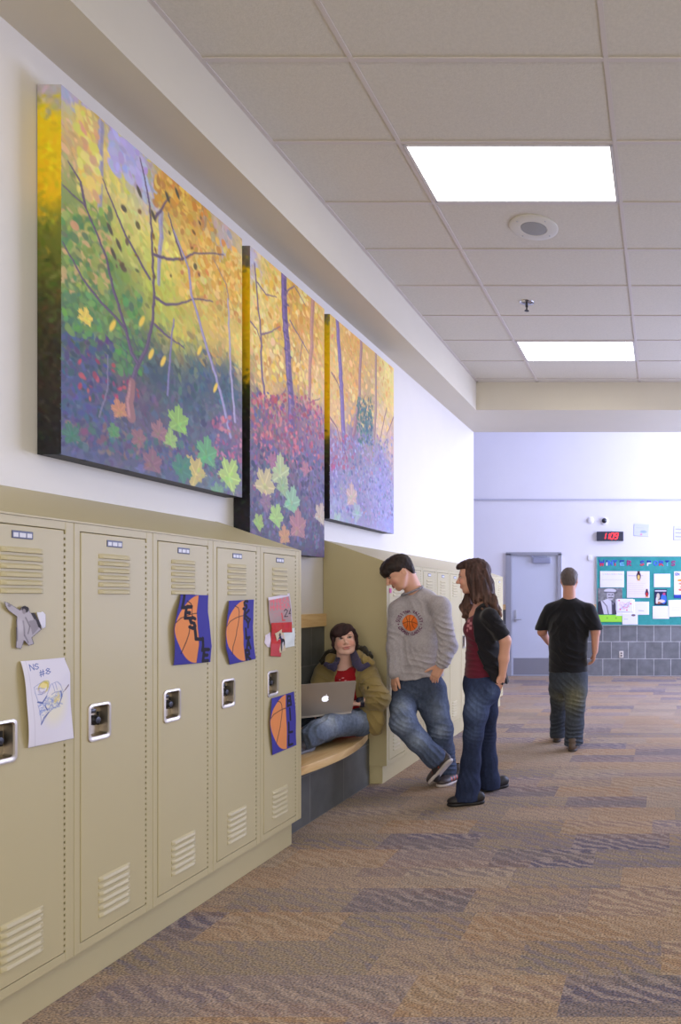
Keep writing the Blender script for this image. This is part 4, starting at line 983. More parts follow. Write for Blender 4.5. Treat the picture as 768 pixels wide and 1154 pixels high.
# ------------------------------------------------------------ blended solids for figures and clothes
def nrm(v): v = np.asarray(v, float); return v/np.linalg.norm(v)
def A3(v): return np.array([v[0], v[1], v[2]], float)
def frame(f, up):
    f = nrm(f); up = np.asarray(up, float); up = nrm(up-f*np.dot(up, f)); return np.cross(f, up), up, f   # right hand side, up, forward
class Solid:
    def __init__(s, lo, hi, res, fine=None):
        s.res = res; ax = []
        for k in range(3):
            a = np.arange(lo[k], hi[k]+res, res)
            if k == 2 and fine:
                z0, z1, r = fine; a = np.concatenate([np.arange(lo[2], z0, res), np.arange(z0, z1, r), np.arange(z1, hi[2]+res, res)])
            ax.append(a.astype(np.float32))
        s.ax = ax; s.v = np.full([len(a) for a in ax], 1.0, np.float32); s.paints = []
    def win(s, lo, hi):
        sl = []
        for k in range(3):
            i0 = np.searchsorted(s.ax[k], lo[k]); i1 = np.searchsorted(s.ax[k], hi[k])
            if i1-i0 < 1: return None, None
            sl.append(slice(max(0, i0-1), i1+1))
        sl = tuple(sl)
        return sl, (s.ax[0][sl[0]][:, None, None], s.ax[1][sl[1]][None, :, None], s.ax[2][sl[2]][None, None, :])
    def mix(s, sl, d, k, op):
        a = s.v[sl]
        if op == 'u':
            if k > 0:
                h = np.maximum(k-np.abs(a-d), 0)/k; s.v[sl] = np.minimum(a, d)-h*h*k*.25
            else: s.v[sl] = np.minimum(a, d)
        else:
            d = -d
            if k > 0:
                h = np.maximum(k-np.abs(a-d), 0)/k; s.v[sl] = np.maximum(a, d)+h*h*k*.25
            else: s.v[sl] = np.maximum(a, d)
    def cap(s, a, b, ra, rb=None, k=.02, op='u'):
        a, b = A3(a), A3(b); rb = ra if rb is None else rb; R = max(ra, rb)+k+2*s.res
        sl, g = s.win(np.minimum(a, b)-R, np.maximum(a, b)+R)
        if sl is None: return s
        ab = b-a; L2 = float(ab@ab)+1e-12
        px, py, pz = g[0]-a[0], g[1]-a[1], g[2]-a[2]
        h = np.clip((px*ab[0]+py*ab[1]+pz*ab[2])/L2, 0, 1)
        d = np.sqrt((px-h*ab[0])**2+(py-h*ab[1])**2+(pz-h*ab[2])**2)-(ra+(rb-ra)*h)
        s.mix(sl, d.astype(np.float32), k, op); return s
    def chain(s, pts, rs, k=.02, op='u'):
        for i in range(len(pts)-1): s.cap(pts[i], pts[i+1], rs[i], rs[i+1], k, op)
        return s
    def ell(s, c, rad, fr=None, k=.02, op='u'):
        """rad along the frame axes (right, up, forward)"""
        c = A3(c); rad = np.asarray(rad, float); R = rad.max()+k+2*s.res
        sl, g = s.win(c-R, c+R)
        if sl is None: return s
        if fr is None: fr = (np.array([1., 0, 0]), np.array([0, 0, 1.]), np.array([0, -1., 0]))
        p = [g[i]-c[i] for i in range(3)]
        q = [(p[0]*e[0]+p[1]*e[1]+p[2]*e[2]) for e in fr]
        k0 = np.sqrt((q[0]/rad[0])**2+(q[1]/rad[1])**2+(q[2]/rad[2])**2)
        k1 = np.sqrt((q[0]/rad[0]**2)**2+(q[1]/rad[1]**2)**2+(q[2]/rad[2]**2)**2)+1e-6
        s.mix(sl, (k0*(k0-1)/k1).astype(np.float32), k, op); return s
    def loft(s, secs, u, k=.03, op='u'):
        """secs: (centre, half width along u, half depth) joined as elliptical cones"""
        u = nrm(u)
        for (a, ua, va), (b, ub, vb) in zip(secs, secs[1:]):
            a, b = A3(a), A3(b); w = b-a; LL = np.linalg.norm(w); w = w/LL; uu = nrm(u-w*np.dot(u, w)); vv = np.cross(w, uu)
            R = max(ua, ub, va, vb)+k+2*s.res
            sl, g = s.win(np.minimum(a, b)-R, np.maximum(a, b)+R)
            if sl is None: continue
            p = [g[i]-a[i] for i in range(3)]
            t = p[0]*w[0]+p[1]*w[1]+p[2]*w[2]; h = np.clip(t/LL, 0, 1)
            du = p[0]*uu[0]+p[1]*uu[1]+p[2]*uu[2]; dv = p[0]*vv[0]+p[1]*vv[1]+p[2]*vv[2]; dw = t-h*LL
            ru = ua+(ub-ua)*h; rv = va+(vb-va)*h; rw = np.minimum(ru, rv)*.7
            k0 = np.sqrt((du/ru)**2+(dv/rv)**2+(dw/rw)**2); k1 = np.sqrt((du/ru**2)**2+(dv/rv**2)**2+(dw/rw**2)**2)+1e-6
            s.mix(sl, (k0*(k0-1)/k1).astype(np.float32), k, op)
        return s
    def plane(s, c, n, k=.004):
        """keep the side the normal points away from"""
        c, n = A3(c), nrm(n)
        d = (s.ax[0][:, None, None]-c[0])*n[0]+(s.ax[1][None, :, None]-c[1])*n[1]+(s.ax[2][None, None, :]-c[2])*n[2]
        s.v = np.maximum(s.v, d.astype(np.float32)); return s
    def cut(s, fn):
        """intersect with the field fn(x, y, z) < 0"""
        s.v = np.maximum(s.v, fn(s.ax[0][:, None, None], s.ax[1][None, :, None], s.ax[2][None, None, :]).astype(np.float32)); return s
    def near(s, w=.035):
        i = np.where(np.abs(s.v) < w); return i, s.ax[0][i[0]], s.ax[1][i[1]], s.ax[2][i[2]]
    def folds(s, lst, amp2=.0, seed=0, fine=(0, 1)):
        i, x, y, z = s.near(); d = np.zeros_like(x)
        n1 = noise3(x*7, y*7, z*7, seed); n2 = noise3(x*16, y*16, z*16, seed+1)
        for (c, r, dr, fr, am) in lst:
            dr = nrm(dr); w = np.exp(-((x-c[0])**2+(y-c[1])**2+(z-c[2])**2)/r**2)
            ph = fr*(x*dr[0]+y*dr[1]+z*dr[2])+2.6*n1+.6*n2
            d += am*w*(1.6*(1-np.abs(np.sin(ph)))**1.6-.45)
        if amp2: d += amp2*(n1+.6*n2)
        if fine[0]: d += fine[0]*noise3(x*fine[1], y*fine[1], z*fine[1], seed+3)
        s.v[i] -= d; return s
    def paint(s, c, rad, rgb, fr=None, soft=.3): s.paints.append((A3(c), rad, rgb, fr, soft)); return s
    def mesh(s, name, rgb=(200, 200, 200), smooth=1, colfn=None):
        v = s.v; ins = v < 0
        c = np.zeros([n-1 for n in v.shape], np.int8)
        offs = [(a, b, d) for a in (0, 1) for b in (0, 1) for d in (0, 1)]
        for (a, b, d) in offs: c += ins[a:a+c.shape[0], b:b+c.shape[1], d:d+c.shape[2]]
        m = (c > 0) & (c < 8); ci = np.argwhere(m); n = len(ci)
        idx = -np.ones(m.shape, np.int64); idx[m] = np.arange(n)
        acc = np.zeros((n, 3)); cnt = np.zeros(n)
        for a in offs:
            for ax_ in range(3):
                if a[ax_]: continue
                b = list(a); b[ax_] = 1
                va = v[ci[:, 0]+a[0], ci[:, 1]+a[1], ci[:, 2]+a[2]]; vb = v[ci[:, 0]+b[0], ci[:, 1]+b[1], ci[:, 2]+b[2]]
                cr = (va < 0) != (vb < 0); t = np.where(cr, va/(va-vb+1e-12), 0)
                q = np.tile(np.array(a, float), (n, 1)); q[:, ax_] += t
                acc += q*cr[:, None]; cnt += cr
        q = acc/cnt[:, None]; co = np.empty((n, 3))
        for k in range(3):
            A = s.ax[k]; co[:, k] = A[ci[:, k]]+(A[ci[:, k]+1]-A[ci[:, k]])*q[:, k]
        quads = []
        for k in range(3):
            a = [slice(None)]*3; b = [slice(None)]*3; a[k] = slice(0, -1); b[k] = slice(1, None)
            IA, IB = ins[tuple(a)], ins[tuple(b)]
            e = np.argwhere(IA != IB); 
            o1, o2 = [j for j in range(3) if j != k]
            e = e[(e[:, o1] > 0) & (e[:, o2] > 0) & (e[:, o1] < v.shape[o1]-1) & (e[:, o2] < v.shape[o2]-1)]
            fl = IA[e[:, 0], e[:, 1], e[:, 2]]
            def g(d1, d2):
                f = e.copy(); f[:, o1] -= d1; f[:, o2] -= d2; return idx[f[:, 0], f[:, 1], f[:, 2]]
            Q = np.stack([g(1, 1), g(0, 1), g(0, 0), g(1, 0)], -1)
            if k == 1: fl = ~fl
            Q[~fl] = Q[~fl][:, ::-1]; quads.append(Q)
        Q = np.concatenate(quads)
        for _ in range(smooth):
            E = np.concatenate([Q[:, [0, 1]], Q[:, [1, 2]], Q[:, [2, 3]], Q[:, [3, 0]]]); acc = np.zeros_like(co)
            deg = np.bincount(E[:, 0], minlength=n)+np.bincount(E[:, 1], minlength=n)
            for k in range(3): acc[:, k] = np.bincount(E[:, 0], co[E[:, 1], k], n)+np.bincount(E[:, 1], co[E[:, 0], k], n)
            co = co*.45+.55*acc/np.maximum(deg, 1)[:, None]
        rc = np.empty((n, 3)); rc[:] = rgb
        if colfn is not None: rc = colfn(co, rc)
        for (c0, rad, cc, fr, soft) in s.paints:
            p = co-c0
            if fr is not None: p = np.stack([p@np.asarray(e) for e in fr], -1)
            else: p = p[:, [0, 2, 1]]
            dd = np.sqrt(((p/np.asarray(rad, float))**2).sum(1)); a = np.clip((1-dd)/soft+.5, 0, 1)[:, None]
            rc = rc*(1-a)+np.asarray(cc, float)*a
        return np_mesh(name, co, Q, lin(np.clip(rc, 0, 255)))
    def build(s, name, m, parent=None, label=None, **k):
        me = s.mesh(name, **k); o = link_mesh(name, me, m, parent, smooth=True)
        return tag(o, label)

skinm = mat('skin', None, .5, spec=.4, attr='Col', noise=.02, nscale=60)
skinm.node_tree.nodes['Principled BSDF'].inputs['Subsurface Weight'].default_value = .12
skinm.node_tree.nodes['Principled BSDF'].inputs['Subsurface Radius'].default_value = (.012, .005, .003)
clothm = mat('knit_cloth', None, .88, spec=.2, attr='Col', noise=.05, nscale=120, bump=.25, bscale=500, sheen=.2, bdist=.001)
denimm = mat('denim', None, .85, spec=.2, attr='Col', noise=.16, nscale=70, bump=.35, bscale=420, bdist=.001)
hairm = mat('hair', None, .55, spec=.25, attr='Col', noise=.12, nscale=90)
eyem = mat('eye', None, .15, spec=.6, attr='Col')
shoem = mat('shoe_material', None, .5, attr='Col', noise=.06, nscale=60)

def local(c, fr):
    r, u, f = fr
    return lambda x, y, z: A3(c)+r*x+u*y+f*z       # side, up, forward
def head(S, c, fr, s=1.0, smile=0.0, female=False, lip=(176, 104, 98), skin=None, brow=(60, 44, 38)):
    T = local(c, fr); k = s
    def E(x, y, z, a, b, d, kk=.02, op='u', f=fr): S.ell(T(x*k, y*k, z*k), (a*k, b*k, d*k), f, kk*k, op)
    E(0, .035, -.012, .075, .085, .096, .02)
    E(0, -.028, .030, .060, .078, .062, .03)
    E(0, .038, .045, .062, .045, .046, .02)                                   # forehead
    jw = .020 if female else .026; S.cap(T(-jw*k, -.078*k, .052*k), T(jw*k, -.078*k, .052*k), .022*k, .022*k, .02)   # jaw front
    E(0, -.090, .066, .019, .017, .017, .015)                                 # chin
    for q in (-1, 1):
        S.cap(T(q*.060*k, -.02*k, 0), T(q*.035*k, -.075*k, .045*k), .016*k, .016*k, .03)
        E(q*.036, -.026-.004*smile, .068+.003*smile, .022+.002*smile, .020, .018, .02)       # cheek
        E(q*.030, .017, .094, .017, .011, .014, .014, 's')                    # eye socket
        S.cap(T(q*.014*k, .030*k, .088*k), T(q*.046*k, .030*k, .074*k), .007*k, .006*k, .014)
        E(q*.0105, -.028, .100, .0075, .0065, .008, .006)                     # nostril wing
        # ear
        S.ell(T(q*.076*k, .002*k, -.012*k), (.008*k, .031*k, .019*k), fr, .006)
        S.ell(T(q*.085*k, .006*k, -.009*k), (.006*k, .017*k, .009*k), fr, .004, 's')
        S.paint(T(q*.074*k, -.02*k, .012*k), (.02*k, .02*k, .02*k), (206, 140, 122), fr, .8) if False else None
    S.cap(T(0, .022*k, .090*k), T(0, -.020*k, .113*k), .0072*k, .0105*k, .012)                # nose
    E(0, -.022, .113, .010, .009, .010, .006)
    w = .021+.006*smile
    S.cap(T(-w*.7*k, -.0515*k, .0905*k), T(w*.7*k, -.0515*k, .0905*k), .0062*k, .0062*k, .006)
    S.cap(T(-w*.55*k, -.062*k, .0895*k), T(w*.55*k, -.062*k, .0895*k), .0072*k, .0072*k, .007)
    S.cap(T(-w*k, -.0565*k+.005*smile*k, .0935*k), T(0, -.057*k, .0995*k), .0022*k, .0022*k, .003, 's')
    S.cap(T(w*k, -.0565*k+.005*smile*k, .0935*k), T(0, -.057*k, .0995*k), .0022*k, .0022*k, .003, 's')
    for q in (-1, 1):
        S.paint(T(q*.036*k, -.026*k, .078*k), (.022*k, .018*k, .02*k), (214, 146, 128) if skin is None else skin, fr, 1.2)
        S.paint(T(q*.030*k, .0335*k, .086*k), (.018*k, (.0028 if female else .0042)*k, .02*k), brow, fr, .5)
        S.paint(T(q*.030*k, .016*k, .084*k), (.0165*k, .0075*k, .014*k), (120, 78, 68), fr, .5)
    S.paint(T(0, -.0515*k, .095*k), (w*.95*k, .0055*k, .02*k), lip, fr, .5)
    S.paint(T(0, -.0620*k, .095*k), (w*.8*k, .0062*k, .02*k), np.array(lip)*1.05, fr, .5)
    S.paint(T(0, -.0568*k+.002*smile*k, .095*k), (w*k, .0018*k, .02*k), (112, 56, 54), fr, .5)
    for q in (-1, 1): S.paint(T(q*.007*k, -.032*k, .106*k), (.0035*k, .0025*k, .006*k), (120, 70, 62), fr, .5)
    return T
def eyes(T, k, parent, iris=(70, 48, 36), look=(0, 0), shut=0.0, fr=None, name='eye'):
    r, u, f = fr
    for q in (-1, 1):
        c = T(q*.030*k, .0165*k, .0765*k); R = .0125*k; n = 14; m_ = 10
        d = nrm(f+r*look[0]+u*look[1])
        co, rgb = [], []
        for i in range(m_+1):
            th = PI*i/m_
            for j in range(n):
                a = 2*PI*j/n; v = f*math.cos(th)+(r*math.cos(a)+u*math.sin(a))*math.sin(th)
                co.append(c+v*R); ang = math.acos(max(-1, min(1, float(v@d))))
                rgb.append((14, 12, 12) if ang < .25 else iris if ang < .62 else (206, 196, 190))
        # finer patch for the iris
        Q = [(i*n+j, i*n+(j+1) % n, (i+1)*n+(j+1) % n, (i+1)*n+j) for i in range(m_) for j in range(n)]
        me = np_mesh(name, np.array(co), np.array(Q)[:, ::-1], lin(np.array(rgb, float))); link_mesh(name, me, eyem, parent, smooth=True)
def lids(S, T, k, fr, drop=.3):
    """upper lids, drop 0 open .. 1 shut, and a thin lower lid"""
    for q in (-1, 1):
        c = T(q*.030*k, .0165*k, .0765*k)
        up = Solid.__new__(Solid)
        S.cap(T(q*.018*k, (.026-.011*drop)*k, .0835*k), T(q*.042*k, (.024-.011*drop)*k, .0795*k), .0058*k, .0052*k, .004)
        S.cap(T(q*.019*k, .0062*k, .0820*k), T(q*.041*k, .0068*k, .0775*k), .0042*k, .004*k, .004)
        S.paint(T(q*.030*k, (.0215-.011*drop)*k, .088*k), (.015*k, .0022*k, .012*k), (52, 34, 30), fr, .6)
def hand(S, w, d, n, t, s=1.0, curl=(.5, .5, .55, .6), thumb=(.35, .75, .25), spread=.06):
    """w wrist, d towards the fingers, n palm side, t thumb side; curl in radians per joint"""
    w = A3(w); d = nrm(d); n = nrm(np.asarray(n, float)-d*np.dot(n, d)); t = np.asarray(t, float); t = nrm(t-d*np.dot(t, d)-n*np.dot(t, n))
    for k in range(4):
        o = (.027, .009, -.009, -.026)[k]*s
        S.cap(w+t*o*.6, w+d*(.085-.004*abs(k-1))*s+t*o, .0125*s, .0108*s, .012)
    S.ell(w+d*.04*s+n*.004*s, (.036*s, .045*s, .0135*s), (t, d, n), .012)
    for k in range(4):
        L_ = (.070, .078, .072, .056)[k]*s; o = (.027, .009, -.009, -.026)[k]*s; a = 0; p = w+d*(.085-.004*abs(k-1))*s+t*o
        side = t*(1.5-k)*spread
        for j, fr_ in enumerate((.44, .31, .25)):
            a += curl[k]*(.8, 1.1, .8)[j]; q = p+nrm(d*math.cos(a)+n*math.sin(a)+side*max(0, 1-a))*L_*fr_
            S.cap(p, q, (.0092, .0082, .0076)[j]*s, (.0082, .0076, .0066)[j]*s, .003); p = q
    b = w+d*.022*s+t*.024*s; v = nrm(t*thumb[0]+d*thumb[1]+n*thumb[2])
    p1 = b+v*.040*s; p2 = p1+nrm(v+d*.25)*.030*s; p3 = p2+nrm(v+d*.35+n*.1)*.024*s
    S.cap(b, p1, .0145*s, .0112*s, .01); S.cap(p1, p2, .0108*s, .0098*s, .004); S.cap(p2, p3, .0098*s, .0075*s, .004)
def shoe(toe, heel, up, parent, upper, sole, width=.045, h=.075, accent=None, name='shoe', collar=True):
    toe, heel = A3(toe), A3(heel); d = nrm(toe-heel); up = nrm(np.asarray(up, float)-d*np.dot(up, d)); r = np.cross(d, up); L_ = np.linalg.norm(toe-heel)
    fr = (r, up, d); P_ = lambda x, y, z: heel+r*x+up*y+d*z
    lo = np.minimum(toe, heel)-.13; hi = np.maximum(toe, heel)+.13
    S = Solid(lo, hi, .0045)
    S.ell(P_(0, .045, .05), (width*.80, h*.62, .055), fr, .01); S.ell(P_(0, .035, L_*.48), (width*.88, h*.52, L_*.34), fr, .02)
    S.ell(P_(0, .034, L_-.062), (width, h*.42, .062), fr, .02)
    if collar: S.cap(P_(0, .06, .055), P_(0, .095, .045), .038, .040, .015)
    S.plane(P_(0, .018, 0), -up)
    S.folds([], .0008, 3)
    if accent is not None:
        for z in (.36, .48, .6):
            for q in (-1, 1): S.paint(P_(q*width, .045, L_*z), (.025, .022, .0065), accent, fr, .4)
        S.paint(P_(0, .075, L_*.58), (.016, .02, .05), np.array(upper)*1.5, fr, .6)
    o = S.build(name, shoem, parent, rgb=upper)
    B = Solid(lo, hi, .0045)
    B.ell(P_(0, .012, .055), (width*.86, .03, .058), fr, .01); B.ell(P_(0, .012, L_*.5), (width*.84, .028, L_*.4), fr, .02); B.ell(P_(0, .012, L_-.066), (width*1.04, .028, .068), fr, .02)
    B.plane(P_(0, .0215, 0), up); B.plane(P_(0, .0, 0), -up)
    B.build('sole', shoem, o, rgb=sole)
    return o
# ------------------------------------------------------------ boy leaning on the far lockers
def v3(px, py, Y): return A3(P(px, py, Y))
SKIN = (218, 166, 140)
boy = empty('person', (P(490, 885, 5.25)[0], 5.25, 0), 'person in a grey basketball sweatshirt and jeans leaning on the lockers, head bowed', 'person')
LB = [(-.0, 0, 0)]
lo, hi = np.array([-2.30, 4.80, -.01]), np.array([-1.45, 5.62, 1.80])
fr = frame((-.64, -.52, -.56), (-.42, -.30, .86))
hc = v3(450.5, 646, 5.13)
S = Solid(lo, hi, .0055, (1.38, 1.78, .0035))
T = head(S, hc, fr, 1.02, 0, False, (170, 108, 98), brow=(44, 34, 32)); lids(S, T, 1.02, fr, .9)
N0 = v3(470, 671, 5.25)
S.cap(T(0, -.03, -.045), N0, .054, .060, .02); S.cap(T(0, -.05, -.01), N0+np.array([0, -.02, 0]), .045, .055, .02)
SR, SL = v3(449, 687, 5.21), v3(498, 684, 5.16)
chest, waist, pel = v3(476, 702, 5.28), v3(473, 742, 5.28), v3(473, 770, 5.29)
ush = nrm(SL-SR)
S.loft([(N0, .06, .055), (v3(474, 684, 5.26), .13, .08), (chest, .15, .10), (waist, .13, .09), (pel, .14, .10)], ush, .03)
ER, WR = v3(445, 730, 5.20), v3(445.5, 759, 5.16)
EL, WL_ = v3(505.5, 728, 5.13), v3(497.5, 750, 5.04)
S.chain([SR, ER, WR], [.05, .04, .026]); S.chain([SL, EL, WL_], [.05, .04, .026])
hand(S, WR, (-.05, -.12, -1), (.5, .6, 0), (-.2, -1, 0), 1.0, (.25,)*4, (.5, .8, .1))
hand(S, WL_, (-.50, .02, -.86), (.2, 1, -.1), (-.8, -.35, .45), 1.0, (.35,)*4, (.62, .75, -.15))
HR, HL = v3(460, 776, 5.27), v3(488, 774, 5.27)
KR, AR = v3(454, 814, 4.99), v3(491, 853, 5.10)
KL, AL = v3(497, 822, 5.20), v3(503.5, 868, 5.33)
S.chain([HR, KR, AR], [.07, .05, .035]); S.chain([HL, KL, AL], [.07, .05, .035])
TR_, HR_ = v3(486, 884.5, 5.19), v3(510, 857, 5.10)
S.cap(AR, TR_*.75+HR_*.25, .034, .026); S.cap(AL, v3(496, 884, 5.2), .034, .024)
for q_ in (AR, AL, TR_, v3(496, 884, 5.2)): S.paint(q_, (.15, .15, .15), (50, 48, 52), None, .2)
S.build('body', skinm, boy, rgb=SKIN)
eyes(T, 1.02, boy, look=(0, -.4), fr=fr)
# hair
H = Solid(hc-.19, hc+.19, .0038)
k = 1.02
H.ell(T(0, .045, -.018), (.087, .090, .108), fr, .01); H.ell(T(0, .075, .045), (.070, .045, .062), fr, .03); H.ell(T(.0, .05, .085), (.062, .034, .026), fr, .02)
H.ell(T(0, -.01, -.068), (.066, .06, .04), fr, .03)
R_, U_, F_ = fr
def hcut(x, y, z):
    p = [x-hc[0], y-hc[1], z-hc[2]]; g = lambda e: p[0]*e[0]+p[1]*e[1]+p[2]*e[2]
    a, u, f = g(R_), g(U_), g(F_)
    line = np.where(f > .045, .030-.1*(f-.045), np.where(f > .012, .030-.7*(.045-f), np.where(f > -.035, .016, .016-(-.035-f)*2.1)))
    line = line+.006*np.sin(a*160)
    return line-u
H.cut(hcut)
i, x, y, z = H.near(); a = (x-hc[0])*R_[0]+(y-hc[1])*R_[1]+(z-hc[2])*R_[2]; f = (x-hc[0])*F_[0]+(y-hc[1])*F_[1]+(z-hc[2])*F_[2]
H.v[i] -= .0035*noise3(a*75, f*14, z*14, 4)+.003*noise3(x*60, y*60, z*60, 6)
H.build('hair', hairm, boy, rgb=(44, 33, 29), colfn=lambda co, rc: rc*(1+.25*noise3(co[:, 0]*70, co[:, 1]*70, co[:, 2]*20, 2))[:, None])
# sweatshirt
G = Solid(lo, hi+np.array([0, 0, -.2]), .0055)
G.loft([(v3(468, 667, 5.245), .074, .066), (v3(471, 675, 5.25), .125, .090), (v3(473, 684, 5.26), .158, .105), (v3(474.5, 698, 5.27), .178, .122), (v3(474, 725, 5.27), .174, .124), (v3(472.5, 745, 5.27), .180, .128), (v3(472, 776, 5.27), .200, .142)], ush, .03)
G.cap(v3(479, 673, 5.23), SL, .052, .064, .04); G.cap(v3(460, 676, 5.24), SR, .05, .06, .04)
G.chain([SR, ER, WR+np.array([0, 0, .005])], [.068, .058, .050], .035)
G.chain([SL+np.array([-.01, 0, 0]), EL, WL_+np.array([.01, .01, .022])], [.072, .063, .050], .035)
G.cap(WL_+np.array([.02, .02, .05]), WL_+np.array([.004, .005, .012]), .050, .040, .01)
fwd = np.array([-.38, -.92, 0])
hz = float(v3(472, 765, 5.15)[2])
arm = lambda x, y, z: np.minimum(((x-WR[0])**2+(y-WR[1])**2)**.5-.07, ((x-WL_[0])**2+(y-WL_[1])**2)**.5-.075)
# hem: cut the body of the shirt low, the sleeves at the wrists
def hem(x, y, z):
    lowest = hz+.012*np.sin(x*14)-.02*(x+1.85)
    return lowest-z+0*y
G.cut(hem)
G.cap(WR+np.array([0, 0, .03]), WR+np.array([0, 0, -.003]), .043, .036, .01)
G.folds([(v3(500, 712, 5.1), .10, (.5, 0, .9), 95, .010), (v3(496, 742, 5.05), .11, (.75, .0, .65), 85, .011), (v3(490, 750, 5.1), .10, (.3, 0, 1), 80, .008), (v3(472, 755, 5.1), .13, (.35, .1, 1), 60, .007), (v3(500, 735, 5.1), .07, (.2, 0, 1), 110, .008),
         (v3(458, 745, 5.15), .12, (1, 0, .25), 60, .006), (v3(444, 738, 5.25), .08, (.2, 0, 1), 100, .008), (v3(490, 700, 5.1), .09, (.8, 0, -.6), 60, .007), (v3(470, 685, 5.15), .08, (1, 0, .3), 55, .004), (v3(447, 715, 5.2), .09, (.6, 0, .8), 70, .006)], .003, 11)
col_r = v3(474, 676, 5.22)
GREY = np.array((172, 166, 170))
def shirtcol(co, rc):
    n = noise3(co[:, 0]*160, co[:, 1]*160, co[:, 2]*160, 3); rc = rc*(1+.06*n)[:, None]
    return rc
shirt = G.build('sweatshirt', clothm, boy, rgb=GREY, colfn=shirtcol)
# ribbed collar
C_ = Solid(N0-.16, N0+.16, .005); ring = []
cc = v3(465, 666.3, 5.20)
for j in range(17):
    a = 2*PI*j/16; ring.append(cc+ush*.074*math.cos(a)+np.cross(ush, (0, 0, 1))*.066*math.sin(a)+np.array([0, 0, .010+.02*math.sin(a)*-1 if False else .004-.020*math.sin(a)+.022*math.cos(a)]))
C_.chain(ring, [.0085]*17, .004); C_.build('collar', clothm, boy, rgb=(140, 136, 142))
# print on the chest, laid on the cloth
bpy.context.view_layer.update()
bvh = BVHTree.FromPolygons([v.co.copy() for v in shirt.data.vertices], [tuple(p.vertices) for p in shirt.data.polygons])
pc = v3(459.5, 702, 5.12); pn = Vector((-.30, -.95, .02)).normalized(); pu = Vector((0, 0, 1)); pu = (pu-pn*pu.dot(pn)).normalized(); pr = pu.cross(pn)*1.0
if pr.x < 0: pr = -pr
def onto(u, v, off):
    o = Vector(pc)+pr*u+pu*v+pn*.3
    h = bvh.ray_cast(o, -pn, .6)
    if h[0] is None: return Vector(pc)+pr*u+pu*v
    return h[0]+pn*off
def wrap(me, off):
    for v in me.vertices: v.co = onto(v.co.x, v.co.y, off)
def textring(body, R_, a0, a1, size, inward):
    bm = bmesh.new()
    n = len(body)
    for i, ch in enumerate(body):
        if ch == ' ': continue
        a = a0+(a1-a0)*i/(n-1); me = text_obj('t', ch if ch != '*' else '•', size, None); b2 = bmesh.new(); b2.from_mesh(me); bpy.data.meshes.remove(me)
        bmesh.ops.triangulate(b2, faces=b2.faces); bmesh.ops.subdivide_edges(b2, edges=b2.edges, cuts=1)
        rot = a-PI/2 if inward else a+PI/2
        for v in b2.verts:
            x, y = v.co.x*.92, v.co.y; X_ = x*math.cos(rot)-y*math.sin(rot)+R_*math.cos(a); Y_ = x*math.sin(rot)+y*math.cos(rot)+R_*math.sin(a)
            v.co = (X_, Y_, 0)
        t = bpy.data.meshes.new('x'); b2.to_mesh(t); b2.free(); bm.from_mesh(t); bpy.data.meshes.remove(t)
    me = bpy.data.meshes.new('lettering'); bm.to_mesh(me); bm.free(); return me
ink = mat('print_maroon', (104, 44, 84), .7)
for body, a0, a1, inw in (('SUSITNA VALLEY', math.radians(172), math.radians(8), True), ('* CROWLEY CLASSIC *', math.radians(188), math.radians(352), False)):
    me = textring(body, .084, a0, a1, .030, inw); wrap(me, .004); tag(link_mesh('lettering', me, ink, shirt), 'maroon lettering %s' % body.replace('* ', '').replace(' *', ''))
cv = Canvas(.136, .136, .0022, (226, 112, 44)); cv.m[:] = np.hypot(cv.U-.068, cv.V-.068) < .065
cv.ell(.052, .046, .04, .04, (240, 144, 72), 0, .6, .03); DK = (112, 54, 36)
for ln in ([(.068,0),(.064,.07),(.07,.136)], [(0,.075),(.05,.058),(.10,.062),(.136,.08)], [(.03,.012),(.048,.05),(.046,.09),(.026,.125)], [(.108,.014),(.088,.05),(.09,.09),(.112,.122)]): cv.line(ln, .0042, DK)
me = sheet_mesh('ball_print', cv, lambda S_, T_: (-.064+.128*S_, .064-.128*T_, 0*S_)); wrap(me, .004)
tag(link_mesh('ball_print', me, paperm, shirt, smooth=True), 'orange basketball print')
# jeans
J = Solid(lo, np.array([hi[0], hi[1], 1.02]), .0055)
J.loft([(v3(472, 756, 5.28), .150, .110), (v3(472.5, 770, 5.28), .168, .125), (v3(473.5, 784, 5.27), .172, .128)], ush, .04)
J.chain([v3(458, 778, 5.26), v3(455, 796, 5.12), KR+np.array([.0, 0, 0]), v3(472, 836, 5.05), AR+np.array([-.005, 0, -.005])], [.100, .089, .085, .074, .078], .03)
J.chain([v3(488, 778, 5.26), v3(490, 797, 5.24), KL, v3(500, 846, 5.26), AL+np.array([.0, 0, -.01])], [.108, .100, .086, .076, .080], .03)
J.plane(AR+nrm(AR-v3(472, 836, 5.05))*.035, nrm(AR-v3(472, 836, 5.05))) if False else None
ax_ = nrm(AR-v3(466, 830, 5.03)); ca = AR+ax_*.045
def jhem(x, y, z):
    near = np.sqrt((x-AR[0])**2+(y-AR[1])**2+(z-AR[2])**2)-.16
    pl = (x-ca[0])*ax_[0]+(y-ca[1])*ax_[1]+(z-ca[2])*ax_[2]
    return np.minimum(pl, -near*-1*0+pl) if False else np.where((near < 0) & (y < AR[1]+.085), pl, -1.0)
J.v = np.maximum(J.v, jhem(J.ax[0][:, None, None], J.ax[1][None, :, None], J.ax[2][None, None, :]).astype(np.float32))
J.plane((0, 0, .045), (0, 0, -1))
